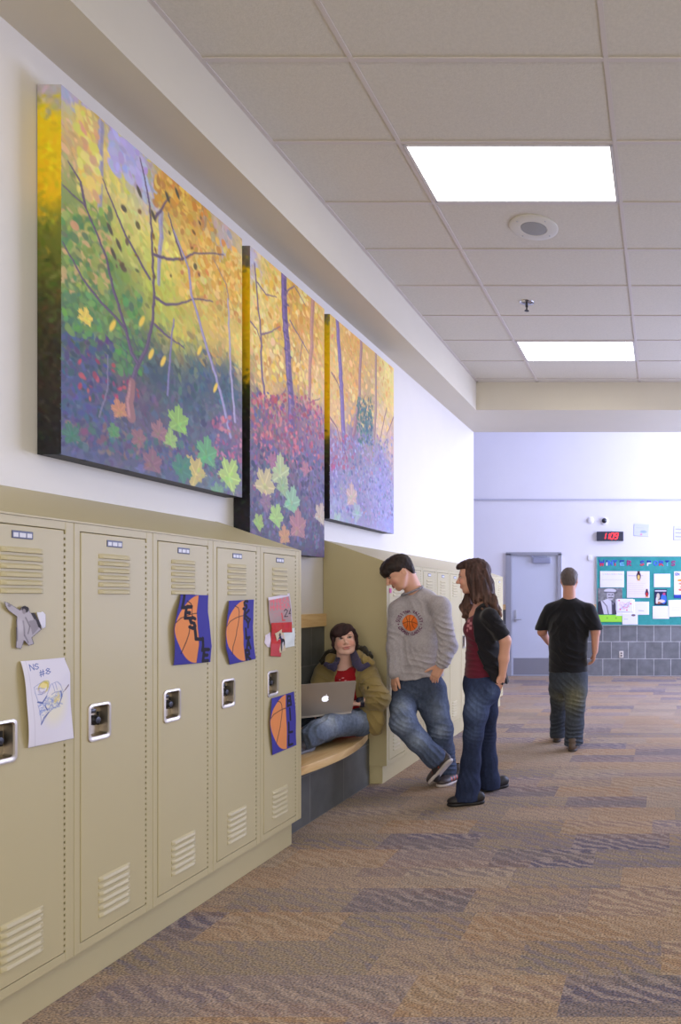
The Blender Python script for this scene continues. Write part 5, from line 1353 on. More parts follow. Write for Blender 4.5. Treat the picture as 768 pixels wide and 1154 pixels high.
J.folds([(v3(462, 786, 5.15), .10, (.5, 0, .9), 80, .006), (v3(452, 812, 4.95), .09, (.5, 0, .9), 95, .008), (v3(447, 800, 5.0), .07, (.2, 0, 1), 90, .005), (v3(487, 852, 5.05), .09, (.7, 0, .7), 95, .008), (v3(475, 838, 5.0), .08, (.8, 0, .6), 80, .005),
         (v3(497, 822, 5.15), .09, (.3, 0, 1), 90, .006), (v3(505, 860, 5.25), .09, (.15, 0, 1), 95, .008), (v3(480, 786, 5.15), .08, (-.6, 0, .8), 80, .006), (v3(494, 800, 5.15), .09, (.5, 0, .8), 70, .004)], .004, 21)
def jeancol(base, fade, axis_pts, seed):
    """washed denim: paler along the front of the legs"""
    def fn(co, rc):
        n = noise3(co[:, 0]*9, co[:, 1]*9, co[:, 2]*5, seed); g = noise3(co[:, 0]*90, co[:, 1]*90, co[:, 2]*25, seed+1); w = np.zeros(len(co))
        for (p, r) in axis_pts: w = np.maximum(w, np.exp(-((co-p)**2).sum(1)/r**2))
        w = np.clip(w*(.8+.5*n), 0, 1)[:, None]
        return (rc*(1-w)+np.asarray(fade, float)*w)*(1+.10*n+.10*g)[:, None]
    return fn
jn = J.build('jeans', denimm, boy, rgb=(70, 80, 102), colfn=jeancol(0, (126, 138, 158), [(v3(452, 800, 4.98), .10), (v3(455, 815, 4.9), .09), (v3(490, 800, 5.13), .11), (v3(470, 834, 4.97), .08), (v3(497, 825, 5.1), .07)], 5))
shoe(TR_+np.array([0, 0, .0]), HR_, (-.70, .25, .62), boy, (74, 66, 66), (206, 198, 196), accent=(190, 76, 56), width=.046)
q = v3(494, 887.5, 5.17); q[2] = 0; shoe(q, q+np.array([.10, .24, 0]), (0, 0, 1), boy, (70, 62, 62), (196, 186, 182), accent=(190, 76, 56), width=.048)
# ------------------------------------------------------------ standing girl in a black cardigan, in profile
girl = empty('person', (P(530, 900, 4.8)[0], 4.85, 0), 'person with long brown hair standing in profile, black cardigan over a maroon top', 'person')
gs = .96; G0 = 4.90
lo, hi = np.array([-1.56, 4.52, -.01]), np.array([-.98, 5.30, 1.74])
fr = frame((-1, -.16, -.10), (-.06, 0, 1)); hc = v3(533.5, 651.5, 4.88)
S = Solid(lo, hi, .0055, (1.38, 1.70, .0035))
T = head(S, hc, fr, gs, 1.0, True, (190, 104, 104), brow=(120, 84, 70)); lids(S, T, gs, fr, .35)
N0 = v3(543, 684, 4.93)
S.cap(T(0, -.03, -.04), N0, .047, .050, .02)
SN, SF = v3(553, 694, 4.76), v3(549, 693, 5.09); ush = nrm(SF-SN)
chest, waist, pel = v3(544, 707, 4.92), v3(541, 738, 4.92), v3(543, 770, 4.93)
S.loft([(N0, .05, .05), (v3(544, 690, 4.92), .12, .07), (chest, .13, .09), (waist, .11, .08), (pel, .14, .10)], ush, .03)
S.cap(v3(534, 694, 4.88), v3(544, 686, 4.9), .03, .05, .03)
EN, WN = v3(570, 722, 4.80), v3(566.5, 762, 4.84)
EF, WF = v3(566, 723, 5.16), v3(561, 762, 5.08)
S.chain([SN, EN], [.048, .037]); S.chain([EN, EN*.5+WN*.5, WN], [.038, .035, .024]); S.chain([SF, EF], [.048, .037]); S.chain([EF, EF*.5+WF*.5, WF], [.038, .035, .024])
hand(S, WN, (-.35, .15, -.93), (-.6, .5, 0), (-.6, -.8, 0), .92, (.12,)*4, (.3, .92, .05), .03)
hand(S, WF, (-.35, -.1, -.93), (-.6, -.5, 0), (-.6, .8, 0), .92, (.12,)*4, (.3, .92, .05), .03)
HN, HF = v3(541, 778, 4.85), v3(547, 778, 5.02)
KN, AN = v3(533.5, 829, 4.80), v3(527.5, 892, 4.76)
KF, AF = v3(549, 829, 5.08), v3(552, 884, 5.10)
S.chain([HN, KN, AN], [.07, .05, .032]); S.chain([HF, KF, AF], [.07, .05, .032])
S.build('body', skinm, girl, rgb=(212, 160, 138))
eyes(T, gs, girl, look=(.0, -.1), fr=fr)
# maroon top
M_ = Solid(lo, np.array([hi[0], hi[1], 1.36]), .005)
M_.loft([(v3(546, 690, 4.925), .135, .07), (v3(543.5, 702, 4.92), .150, .098), (v3(542.5, 712, 4.92), .146, .106), (v3(541.5, 738, 4.92), .122, .094), (v3(541, 770, 4.93), .150, .112)], ush, .03)
for y_ in (4.86, 4.98): M_.ell(v3(534, 708, 4.92)*np.array([1, 0, 1])+np.array([0, y_, 0]), (.052, .05, .05), None, .04)
M_.plane(v3(540, 764, 4.92), (.15, 0, -1)); 
nk = v3(535.5, 697, 4.92)
M_.ell(v3(540, 687, 4.91), (.075, .085, .085), None, .01, 's')
M_.folds([(v3(530, 745, 4.8), .12, (.1, 0, 1), 90, .005), (v3(530, 725, 4.8), .08, (.4, 0, 1), 80, .004)], .0015, 5)
for j in range(9): M_.paint(v3(527+1.6*(j % 4), 700+2.6*(j//2), 4.80), (.006, .012, .06), (196, 130, 140), None, .6)
M_.build('top', clothm, girl, rgb=(98, 30, 48))
# cardigan, open in front
K = Solid(lo, np.array([hi[0]+.02, hi[1], 1.37]), .005)
K.loft([(v3(545, 681, 4.935), .062, .062), (v3(546.5, 687, 4.93), .150, .084), (v3(545, 702, 4.925), .172, .116), (v3(545, 716, 4.925), .165, .120), (v3(546.5, 740, 4.93), .148, .122), (v3(549, 772, 4.94), .172, .155)], ush, .03)
for q in (0, 1): K.ell(v3(535, 709, 4.92)*np.array([1, 0, 1])+np.array([0, (4.85, 4.99)[q], 0]), (.058, .055, .055), None, .04)
for (a, b, c) in ((SN, EN, 1), (SF, EF, 1)):
    e = a+(b-a)*.80; K.cap(a+np.array([-.004, 0, -.004]), e, .060, .052, .04)
def sleeve_end(x, y, z):
    out = np.full(np.broadcast(x, y, z).shape, -1.0, np.float32)
    for (a, b) in ((SN, EN), (SF, EF)):
        d = nrm(b-a); c = a+(b-a)*.86; dl = np.linalg.norm(b-a)
        pl = (x-c[0])*d[0]+(y-c[1])*d[1]+(z-c[2])*d[2]
        rr = np.sqrt((x-c[0])**2+(y-c[1])**2+(z-c[2])**2)
        out = np.where((rr < .075) & ((x-v3(561, 715, 4.85)[0]) > 0), np.maximum(out, pl), out)
    return out
K.cut(sleeve_end)
fy = np.array([674, 686, 694, 704, 720, 742, 755, 764, 780]); fx = np.array([539, 535.5, 533.5, 534, 537.5, 542, 547.5, 553, 566])
fz = np.array([v3(0, t, 4.82)[2] for t in fy]); fX = np.array([v3(t, 0, 4.80)[0] for t in fx])
def opening(x, y, z):
    e = np.interp(-z, -fz, fX); far = np.interp(-z, -fz, fX-.012)
    near = (e-x)
    fside = np.where(y > 5.015, (v3(516, 0, 5.0)[0]-x), near)
    k = np.clip((y-4.99)/.03, 0, 1); return near*(1-k)+(near-.14)*k
K.cut(opening)
K.ell(v3(537, 683, 4.90), (.085, .075, .09), None, .01, 's')
z0 = v3(550, 768, 4.9)[2]
K.cut(lambda x, y, z: (z0+.008*np.sin(x*18+y*9)+(-.02)*(x-v3(550, 0, 4.9)[0])*4)-z+0*y)
K.folds([(v3(548, 745, 4.78), .13, (.8, 0, .6), 60, .008), (v3(556, 705, 4.75), .07, (.5, 0, .8), 90, .005), (v3(566, 760, 4.85), .10, (1, 0, .1), 60, .010), (v3(545, 725, 4.78), .10, (1, 0, .3), 50, .006), (v3(562, 700, 4.75), .06, (-.5, 0, .8), 90, .006)], .002, 31)
K.build('cardigan', clothm, girl, rgb=(26, 25, 31))
# jeans
J = Solid(lo, np.array([hi[0], hi[1], .93]), .0055)
J.loft([(v3(540, 761, 4.925), .128, .100), (v3(542.5, 770, 4.93), .155, .120), (v3(543.5, 784, 4.93), .165, .118)], ush, .03)
J.ell(v3(553, 776, 4.86), (.065, .075, .085), None, .04); J.ell(v3(554, 776, 5.0), (.065, .075, .085), None, .04)
J.chain([HN, v3(536.5, 803, 4.82), KN, v3(531, 858, 4.78), v3(528, 884, 4.76), v3(526.3, 902, 4.76)], [.098, .082, .064, .062, .074, .086], .03)
J.chain([HF, v3(548, 803, 5.04), KF, v3(551, 858, 5.09), v3(552, 880, 5.1), v3(552.5, 894, 5.1)], [.098, .082, .062, .062, .070, .078], .03)
J.plane(v3(540, 760, 4.9), (.12, 0, 1)); 
J.cut(lambda x, y, z: np.where(y < 4.94, .028+.0*(x), .022)+.02*np.sin(x*22)*.3-z)
J.folds([(v3(536, 800, 4.75), .10, (.5, 0, .9), 85, .004), (v3(533, 829, 4.75), .08, (.25, 0, 1), 120, .004), (v3(545, 782, 4.8), .07, (.6, 0, .8), 95, .006), (v3(529, 885, 4.7), .10, (1, 0, .25), 75, .005), (v3(549, 830, 5.0), .08, (.2, 0, 1), 110, .004), (v3(552, 870, 5.0), .10, (1, 0, .2), 70, .004)], .003, 41)
jo = J.build('jeans', denimm, girl, rgb=(38, 47, 74), colfn=jeancol(0, (76, 90, 122), [(v3(534, 800, 4.72), .13), (v3(530, 826, 4.72), .07), (v3(556, 780, 4.8), .05)], 9))
Q = MB(); a = [Vector(v3(546+5*t, 783+9*abs(t-.5), 4.775)) for t in np.linspace(0, 1, 5)]
q = v3(504, 906, 4.71); q[2] = 0; shoe(q, q+np.array([.235, .07, 0]), (0, 0, 1), girl, (30, 27, 30), (22, 20, 22), width=.044, h=.07, collar=False)
q = v3(541, 890, 5.05); q[2] = 0; shoe(q, q+np.array([.17, .16, 0]), (0, 0, 1), girl, (30, 27, 30), (22, 20, 22), width=.042, h=.07, collar=False)
# hair
H = Solid(np.array([-1.50, 4.66, 1.20]), np.array([-1.02, 5.12, 1.70]), .0038)
k = gs
H.ell(T(0, .050, -.022), (.086*k, .088, .104), fr, .01)
H.ell(T(0, .098, .030), (.060, .028, .055), fr, .02); H.ell(T(0, .082, .078), (.052, .024, .030), fr, .02)      # swept up fringe
Rr, U_, F_ = fr
def hface(x, y, z):
    p = [x-hc[0], y-hc[1], z-hc[2]]; g = lambda e: p[0]*e[0]+p[1]*e[1]+p[2]*e[2]
    a, u, f = g(Rr), g(U_), g(F_)
    return np.minimum((f-.034), (.062+.1*(f-.03)-u)) 
H.cut(hface)
rng = np.random.RandomState(4)
def lock(p0, pts, r, wob=.006, k_=.012):
    q = [np.asarray(p, float)+rng.randn(3)*wob*(i > 0) for i, p in enumerate([p0]+pts)]; out = []
    for i in range(len(q)-1):
        for t in np.linspace(0, 1, 5)[:-1]: out.append(q[i]*(1-t)+q[i+1]*t)
    out.append(q[-1]); n = len(out); H.chain(out, [r*(1-.55*(i/n)**2) for i in range(n)], k_)
for (px0, px1, py0) in ((528.5, 537, 644), (530, 541, 642), (533, 545, 640), (537, 548, 642), (541, 550.5, 646), (545, 552, 650)):    # near side sheet of hair
    for dy in (0, .03):
        Y0 = 4.80+dy
        lock(v3(px0, py0, Y0+.02), [v3(px0*.7+px1*.3-1, 655, Y0-.005), v3(px0*.4+px1*.6, 668, Y0), v3(px1+(px1-540)*.45, 678, Y0-.01)], .020)
for (ex, ey) in ((549, 684), (556, 686), (561, 690), (564, 693)): 
    lock(v3(541+ (ex-549)*.5, 664, 4.83), [v3(546+(ex-549)*.8, 674, 4.79), v3(ex-2, ey-6, 4.78), v3(ex, ey, 4.79), v3(ex-3, ey+4, 4.78), v3(ex-6, ey+2, 4.77)], .012, .003, .006)
for dy in (.05, .10, .15, .20): lock(v3(547, 645, 4.78+dy), [v3(552, 660, 4.78+dy), v3(556, 674, 4.79+dy), v3(562, 688, 4.82+dy*.8)], .022)
for (ax_, ex) in ((0, 524), (1, 520.5), (2, 527)):                                                                                # far side locks in front of the chest
    lock(v3(531, 660, 4.95), [v3(526+ax_, 671, 4.96), v3(ex+2, 680, 4.95), v3(ex-2, 684, 4.94), v3(ex+1.5, 689, 4.93), v3(ex+4, 692, 4.92), v3(ex+1, 695, 4.92)], .016, .003, .006)
lock(v3(536, 664, 4.97), [v3(531, 676, 4.98), v3(529, 690, 4.96), v3(527, 700, 4.95)], .02)
i, x, y, z = H.near()
H.v[i] -= .0045*noise3(x*85+z*12, y*85, z*9, 4)+.003*noise3(x*40, y*40, z*26, 6)
def hcol(co, rc):
    t = np.clip((1.46-co[:, 2])/.16, 0, 1)[:, None]; n = noise3(co[:, 0]*85, co[:, 1]*85, co[:, 2]*9, 2)[:, None]
    return (rc*(1-t*.6)+np.array((128, 98, 84))*t*.6)*(1+.35*n)
H.build('hair', hairm, girl, rgb=(66, 46, 42), colfn=hcol)
# ------------------------------------------------------------ girl sitting cross legged on the bench
sit = empty('person', (-2.30, 5.08, .4), 'person in an olive jacket and red shirt sitting cross legged on the bench, looking up', 'person')
lo, hi = np.array([-2.535, 4.30, .395]), np.array([-1.82, 5.25, 1.29])
gs = .96; fr = frame((.50, -.84, .10), (-.16, .03, .98)); hc = v3(388, 722, 4.98)
S = Solid(lo, hi, .0055, (.92, 1.27, .0035))
T = head(S, hc, fr, gs, 1.3, True, (198, 122, 114), brow=(100, 70, 60)); lids(S, T, gs, fr, .15)
N0 = v3(388, 752, 5.06)
S.cap(T(0, -.03, -.03), N0, .048, .052, .02)
SR, SL = v3(366, 757, 5.10), v3(412, 757, 5.04); ush = nrm(SL-SR)
S.loft([(N0, .05, .05), (v3(388, 760, 5.07), .14, .06), (v3(388, 775, 5.08), .14, .09), (v3(389, 800, 5.12), .13, .09), (v3(389, 816, 5.13), .16, .10)], ush, .03)
EL, W_L = v3(427, 788, 4.97), v3(405.5, 791.5, 4.90); ER, W_R = v3(358, 788, 4.92), (-2.40, 4.80, .66)
S.chain([SL, EL, W_L], [.05, .038, .026]); S.chain([SR, ER, A3(W_R)], [.05, .038, .026])
hand(S, W_L, (-.95, -.10, -.12), (0, .1, -1), (-.1, .9, .2), .92, (.3, .3, .35, .4), (.5, .8, .2))
hand(S, W_R, (.5, -.2, -.2), (0, .3, -1), (.2, -.9, .3), .92, (.3,)*4)
HL, KL, AL = v3(398, 812, 5.14), v3(407, 814, 4.97), v3(352, 833, 4.57)
HR, KR, AR = v3(380, 812, 5.14), np.array([-2.455, 4.85, .50]), np.array([-2.30, 4.50, .46])
S.chain([HL, KL, AL], [.065, .05, .032]); S.chain([HR, KR, AR], [.065, .05, .032])
S.chain([AL, AL+np.array([-.02, -.10, -.02])], [.032, .024])
for q_ in (AL, AR): S.paint(q_, (.15, .15, .15), (90, 92, 108), None, .2)
S.build('body', skinm, sit, rgb=(232, 186, 166))
eyes(T, gs, sit, look=(-.25, .12), fr=fr)
R_ = Solid(lo, hi-np.array([0, 0, .2]), .0055)
R_.loft([(v3(388.5, 756, 5.065), .105, .062), (v3(388.5, 764, 5.07), .135, .090), (v3(388.5, 782, 5.08), .148, .108), (v3(389, 804, 5.10), .150, .115), (v3(389, 818, 5.12), .165, .12)], ush, .03)
R_.ell(v3(387.5, 746.5, 4.99), (.060, .06, .05), None, .008, 's')
R_.folds([(v3(388, 775, 4.98), .14, (.7, 0, .6), 55, .008), (v3(396, 790, 4.98), .08, (.2, 0, 1), 80, .007)], .003, 5)
for (x, y) in ((384, 766), (387, 764), (390, 767), (393, 768), (388, 769), (395, 771), (391, 771.5)): R_.paint(v3(x, y, 4.98), (.008, .0035, .05), (222, 170, 172), None, .6)
R_.build('shirt', clothm, sit, rgb=(168, 28, 36))
# jacket
K = Solid(lo, hi-np.array([0, 0, .12]), .0055)
K.loft([(v3(388, 746, 5.10), .085, .06), (v3(388.5, 752, 5.09), .175, .085), (v3(388.5, 768, 5.09), .205, .135), (v3(389, 790, 5.10), .205, .145), (v3(391, 814, 5.12), .225, .125)], ush, .04)
K.chain([SR+np.array([.0, 0, -.005]), ER, A3(W_R)], [.070, .068, .050], .04)
K.chain([SL+np.array([.005, 0, -.005]), EL, W_L+np.array([.082, .02, 0])], [.074, .074, .048], .04)
K.chain([v3(418, 797, 5.0), v3(423, 812, 4.98), v3(424, 822, 4.97)], [.07, .062, .045], .04)
oy = np.array([735, 746, 756, 772, 790, 810, 830]); ol = np.array([381, 379, 377.2, 376.2, 376, 376, 376]); orr = np.array([396, 398.5, 399.2, 399.8, 402.5, 409, 413])
oz = np.array([v3(0, t, 4.96)[2] for t in oy]); oL = np.array([v3(t, 0, 4.96)[0] for t in ol]); oR = np.array([v3(t, 0, 4.96)[0] for t in orr])
def jopen(x, y, z):
    L_ = np.interp(-z, -oz, oL); Rr = np.interp(-z, -oz, oR)
    inside = np.minimum(np.minimum(x-L_, Rr-x), 5.11-y)
    return inside
K.cut(jopen)
K.ell(v3(388, 741, 5.04), (.068, .11, .075), None, .01, 's')
K.plane((0, 0, .418), (0, 0, -1))
K.cut(lambda x, y, z: np.where((z < .62) & (x < -2.22) & (y < 5.02), .02, -1)+0*x)
K.folds([(v3(424, 780, 4.9), .10, (.4, 0, 1), 70, .012), (v3(432, 790, 4.88), .08, (.8, 0, .7), 80, .012), (v3(415, 790, 4.8), .08, (1, 0, .2), 75, .009), (v3(414, 765, 4.98), .09, (.5, 0, -.8), 60, .009), (v3(365, 768, 5.0), .09, (.5, 0, .8), 60, .008),
         (v3(422, 815, 4.95), .09, (.7, 0, .4), 70, .009), (v3(405, 775, 4.97), .06, (1, 0, .2), 70, .006)], .005, 51)
K.paint(v3(408, 771, 4.94), (.026, .0035, .04), (84, 76, 34), None, .6); K.paint(v3(415.5, 775, 4.93), (.006, .012, .04), (44, 40, 30), None, .6)
K.paint(v3(411.5, 796, 4.75), (.007, .007, .05), (52, 44, 32), None, .5); K.paint(v3(416, 797, 4.78), (.007, .007, .05), (52, 44, 32), None, .5)
OLV = (140, 122, 76)
jk = K.build('jacket', clothm, sit, rgb=OLV, colfn=lambda co, rc: rc*(1+.12*noise3(co[:, 0]*9, co[:, 1]*9, co[:, 2]*9, 3))[:, None])
C_ = Solid(lo+np.array([0, 0, .35]), hi, .0048)                                # purple grey collar lapels
C_.loft([(v3(382, 738, 5.03), .03, .011), (v3(378.5, 749, 4.965), .034, .011), (v3(370, 752, 4.945), .032, .010)], (.8, -.3, .6), .012)
C_.loft([(v3(366.5, 748, 4.955), .018, .010), (v3(378.5, 754, 4.945), .022, .010)], (.3, 0, .95), .012)
C_.loft([(v3(398, 735, 5.02), .026, .011), (v3(402, 746, 4.965), .036, .011), (v3(406.5, 754, 4.94), .026, .010)], (.9, -.2, .3), .012)
C_.loft([(v3(406, 754, 4.945), .022, .010), (v3(416, 748.5, 4.95), .020, .010)], (-.3, 0, .95), .012)
C_.folds([], .002, 2); C_.build('jacket_collar', clothm, jk, rgb=(72, 66, 92))
D_ = Solid(lo+np.array([0, 0, .38]), hi+np.array([.05, 0, 0]), .0052)
hp = [v3(364, 746, 5.06), v3(369, 738, 5.12), v3(378, 735, 5.18), v3(390, 733, 5.20), v3(402, 731, 5.18), v3(410, 733, 5.13), v3(418, 740, 5.06)]
D_.chain(hp, [.022, .028, .03, .03, .03, .030, .024], .02); D_.folds([(v3(410, 735, 5.1), .1, (1, 0, .5), 120, .008), (v3(368, 740, 5.1), .1, (1, 0, -.5), 120, .008)], .003, 9)
D_.build('hood_lining', clothm, jk, rgb=(44, 38, 26))
D_ = Solid(lo+np.array([0, 0, .36]), hi+np.array([.05, 0, 0]), .0052)
hp2 = [v3(369, 748, 5.02), v3(373, 742, 5.06), v3(388, 744, 5.18), v3(404, 739, 5.06), v3(412, 744, 5.0), v3(420, 747, 5.01)]
D_.chain(hp2, [.02, .032, .04, .034, .028, .018], .02); D_.ell(v3(388, 738, 5.02), (.056, .1, .09), None, .01, 's'); D_.folds([(v3(405, 740, 5.0), .1, (1, 0, .5), 90, .008)], .003, 8)
D_.build('hood', clothm, jk, rgb=(150, 130, 80))
# jeans
J = Solid(lo, np.array([hi[0], hi[1], .80]), .0055)
J.loft([(v3(389, 806, 5.12), .150, .11), (v3(389, 818, 5.12), .165, .12)], ush, .03)
J.chain([HL, v3(404, 813, 5.03), KL, v3(392, 814.5, 4.86), v3(372, 819, 4.70), v3(356, 826, 4.59), v3(345, 833, 4.50)], [.095, .092, .090, .088, .080, .074, .066], .03)
J.chain([HR, KR, v3(366, 824, 4.76), v3(349, 832, 4.56)], [.09, .082, .070, .060], .03)
J.plane((0, 0, .403), (0, 0, -1))
ax2 = nrm(v3(345, 833, 4.50)-v3(356, 826, 4.59)); c2 = v3(345, 833, 4.50)
J.plane(c2+ax2*.03, ax2)
J.folds([(v3(385, 808, 4.85), .10, (.6, 0, .8), 85, .010), (v3(362, 815, 4.6), .10, (.9, 0, .2), 80, .009), (v3(404, 805, 4.9), .08, (.8, 0, -.5), 80, .006), (v3(348, 830, 4.5), .08, (1, 0, .2), 90, .009)], .004, 61)
J.build('jeans', denimm, sit, rgb=(88, 100, 122), colfn=jeancol(0, (140, 150, 168), [(v3(408, 806, 4.88), .09), (v3(390, 806, 4.78), .10), (v3(368, 812, 4.62), .08)], 13))
St = Solid(lo, np.array([hi[0], hi[1], .80]), .005)
q = AL+np.array([-.01, -.02, -.04]); q[2] = .405; shoe(q+np.array([-.06, -.15, 0]), q+np.array([.0, .06, 0]), (.1, -.05, 1), sit, (98, 104, 128), (140, 144, 160), width=.04, h=.07)
# hair
H = Solid(hc-.17, hc+.17, .0036); k = gs
H.ell(T(0, .042, -.020), (.084, .086, .104), fr, .01); H.ell(T(0, .082, .040), (.060, .034, .055), fr, .03); H.ell(T(.018, .060, .068), (.060, .040, .032), fr, .02)
H.ell(T(0, -.025, -.085), (.05, .05, .04), fr, .03)
Rr, U_, F_ = fr
def hface(x, y, z):
    p = [x-hc[0], y-hc[1], z-hc[2]]; g = lambda e: p[0]*e[0]+p[1]*e[1]+p[2]*e[2]
    a, u, f = g(Rr), g(U_), g(F_)
    front = .034+.026*np.clip((-a-.012)/.05, -1, 1)*1.2                       # fringe swept down on her right
    front = np.where(a < -.055, front-.03, front)
    line = np.where(f > .028, front, np.where(f > -.028, np.where(np.abs(a) > .05, -.0+1.4*(f-.0), .0), -.075))
    return line-u+.004*np.sin(a*120)
H.cut(hface)
H.chain([T(.062, .06, .050), T(.074, .02, .045), T(.078, -.02, .028), T(.074, -.055, .01)], [.016, .013, .010, .006], .01)
H.chain([T(-.066, .06, .045), T(-.078, .02, .030), T(-.078, -.03, .015), T(-.072, -.07, .005)], [.014, .012, .010, .006], .01)
i, x, y, z = H.near(); a = (x-hc[0])*Rr[0]+(y-hc[1])*Rr[1]+(z-hc[2])*Rr[2]
H.v[i] -= .0035*noise3(a*90+z*20, y*20, z*12, 4)
H.build('hair', hairm, sit, rgb=(54, 36, 36), colfn=lambda co, rc: rc*(1+.3*noise3(co[:, 0]*80, co[:, 1]*30, co[:, 2]*18, 2))[:, None])
# watch
wt = MB(); wd = nrm(EL-W_L); wc = W_L+wd*.012; wt.lathe(wc-wd*.012, wd, [(0, .033), (.0, .036), (.024, .038), (.024, .034)], 24)
fc = wc+nrm(np.array([-.15, -.8, .5]))*.034; wt.lathe(fc, nrm(np.array([-.15, -.8, .5])), [(0, .019), (.006, .019), (.009, .015), (.0091, .001)], 20)
wt.build('wristwatch', mat('watch_black', (26, 26, 44), .25), sit, smooth=True)
# laptop on her lap
lt = empty('laptop', (-2.27, 4.75, .6), 'open silver laptop with a glowing fruit logo on the lap of the seated girl', 'laptop')
alu = mat('aluminium', (186, 178, 172), .34, metal=.45, noise=.01)
hb = np.array([-2.13, 4.80, .622]); ax = nrm([-.77, -.63, .0]); dep = nrm(np.array([-.63, .77, 0])); lu = nrm(np.array([.25, -.30, 1.0])*np.array([1, 1, 1])); 
lu = nrm(np.array([.63*.42, -.77*.42, .88])); nrmv = np.cross(ax, lu)
def slab(o, u, v, w, lu_, lv_, t, name, m, par, rad=.012):
    b = MB(); pts = []
    for (cx, cy, a0) in ((lu_-rad, lv_-rad, 0), (rad, lv_-rad, PI/2), (rad, rad, PI), (lu_-rad, rad, 1.5*PI)):
        for i in range(6): a = a0+PI/2*i/5; pts.append((cx+rad*math.cos(a), cy+rad*math.sin(a)))
    A = [b.bm.verts.new(o+u*x+v*y) for x, y in pts]; B = [b.bm.verts.new(o+u*x+v*y+w*t) for x, y in pts]
    b.bm.faces.new(A); b.bm.faces.new(B[::-1])
    for i in range(len(A)): b.bm.faces.new([A[i], B[i], B[(i+1) % len(A)], A[(i+1) % len(A)]])
    bmesh.ops.recalc_face_normals(b.bm, faces=b.bm.faces); return b.build(name, m, par)
lid = slab(hb, ax, lu, -nrmv if nrmv[1] < 0 else nrmv, .36, .243, .006, 'lid', alu, lt)
base = slab(hb+np.array([0, 0, -.012]), ax, dep, np.array([0, 0, 1.]), .36, .245, .012, 'base', alu, lt)
tow = nrmv if nrmv[1] < 0 else -nrmv                                          # towards the camera
slab(hb+ax*.01+lu*.012-tow*.0062, ax, lu, -tow, .34, .222, .0006, 'screen', mat('lcd', (30, 34, 46), .2, emit=(120, 150, 200), estr=.6), lid, .004)
kb = MB()
for r in range(5):
    for c in range(13):
        o = hb+ax*(.03+.0232*c)+dep*(.03+.021*r)+np.array([0, 0, .0003]); vs = [kb.bm.verts.new(o+ax*x+dep*y+np.array([0, 0, z])) for z in (0, .0012) for (x, y) in ((0, 0), (.019, 0), (.019, .017), (0, .017))]
        for qd in ((4, 5, 6, 7), (0, 1, 5, 4), (1, 2, 6, 5), (2, 3, 7, 6), (3, 0, 4, 7)): kb.bm.faces.new([vs[i] for i in qd])
kb.build('keyboard', black, base)
# logo: apple shape with a bite and a leaf
lg = []
for t in range(60):
    a = 2*PI*t/60; x, y = math.sin(a), -math.cos(a)
    r = 1-.10*math.exp(-((abs(a-PI))/.25)**2)-.07*math.exp(-(min(a, 2*PI-a)/.28)**2)
    X_, Y_ = x*r*.95, y*r*1.0
    lg.append((X_, Y_))
bite = (1.08, .12, .40)
pts = []
for (x, y) in lg:
    d = math.hypot(x-bite[0], y-bite[1])
    if d < bite[2]:
        k_ = bite[2]/max(d, 1e-3); pts.append((bite[0]+(x-bite[0])*k_, bite[1]+(y-bite[1])*k_))
    else: pts.append((x, y))
cL = hb+ax*.182+lu*.122+tow*.0008; R0 = .023
b = MB()
def pl(ps): 
    vs = [b.bm.verts.new(cL-ax*x*R0+lu*y*R0) for x, y in ps]; vs2 = [b.bm.verts.new(cL-ax*x*R0+lu*y*R0-tow*.0012) for x, y in ps]; b.bm.faces.new(vs)
    for i in range(len(vs)): b.bm.faces.new([vs[i], vs2[i], vs2[(i+1) % len(vs)], vs[(i+1) % len(vs)]])
pl(pts); pl([(.02+.42*math.sin(t)*(.35), 1.12+.02+.30*t/PI*1.0) for t in np.linspace(0, PI, 8)]+[(.28-.30*math.sin(t)*.5+.0, 1.42-.30*t/PI) for t in np.linspace(.1, PI-.1, 6)])
b.build('logo', mat('logo_glow', (240, 240, 250), .4, emit=(235, 238, 255), estr=1.6), lid)
# ------------------------------------------------------------ man walking away
wk = empty('person', (P(640, 845, 6.5)[0], 6.5, 0), 'person in a black t-shirt and faded jeans walking away towards the back wall', 'person')
lo, hi = np.array([-1.25, 6.1, -.01]), np.array([-.45, 7.15, 1.76])
fr = frame((-.10, 1, -.06), (-.02, .05, 1)); hc = v3(642, 654.5, 6.55)
S = Solid(lo, hi, .006, (1.45, 1.72, .0045))
T = head(S, hc, fr, .98); N0 = v3(642, 680, 6.54)
S.cap(T(0, -.03, -.02), N0, .055, .062, .02)
SLt, SRt = v3(621, 688, 6.55), v3(664, 688, 6.56); ush = np.array([1., 0, 0])
S.loft([(N0, .07, .06), (v3(642, 690, 6.55), .17, .08), (v3(642, 705, 6.55), .16, .10), (v3(641, 735, 6.55), .14, .10), (v3(641, 756, 6.55), .16, .11)], ush, .03)
ELt, WLt = v3(611.5, 712, 6.62), v3(617, 722, 6.86); ERt, WRt = v3(671.5, 712, 6.52), v3(671, 734, 6.50)
S.chain([SLt, ELt, WLt], [.055, .043, .028]); S.chain([SRt, ERt, WRt], [.055, .043, .028])
hand(S, WLt, (.2, .9, -.3), (1, 0, -.2), (0, .3, 1), 1, (.6,)*4); hand(S, WRt, (-.15, .25, -.95), (-1, -.1, 0), (0, 1, .1), 1, (.45,)*4)
HLt, KLt, ALt = v3(632, 760, 6.56), v3(631, 790, 6.72), v3(629.5, 825, 6.80); HRt, KRt, ARt = v3(650, 760, 6.54), v3(648.5, 796, 6.50), v3(647, 836, 6.46)
S.chain([HLt, KLt, ALt], [.07, .05, .035]); S.chain([HRt, KRt, ARt], [.07, .05, .035])
S.build('body', skinm, wk, rgb=(196, 142, 120))
eyes(T, .98, wk, fr=fr)
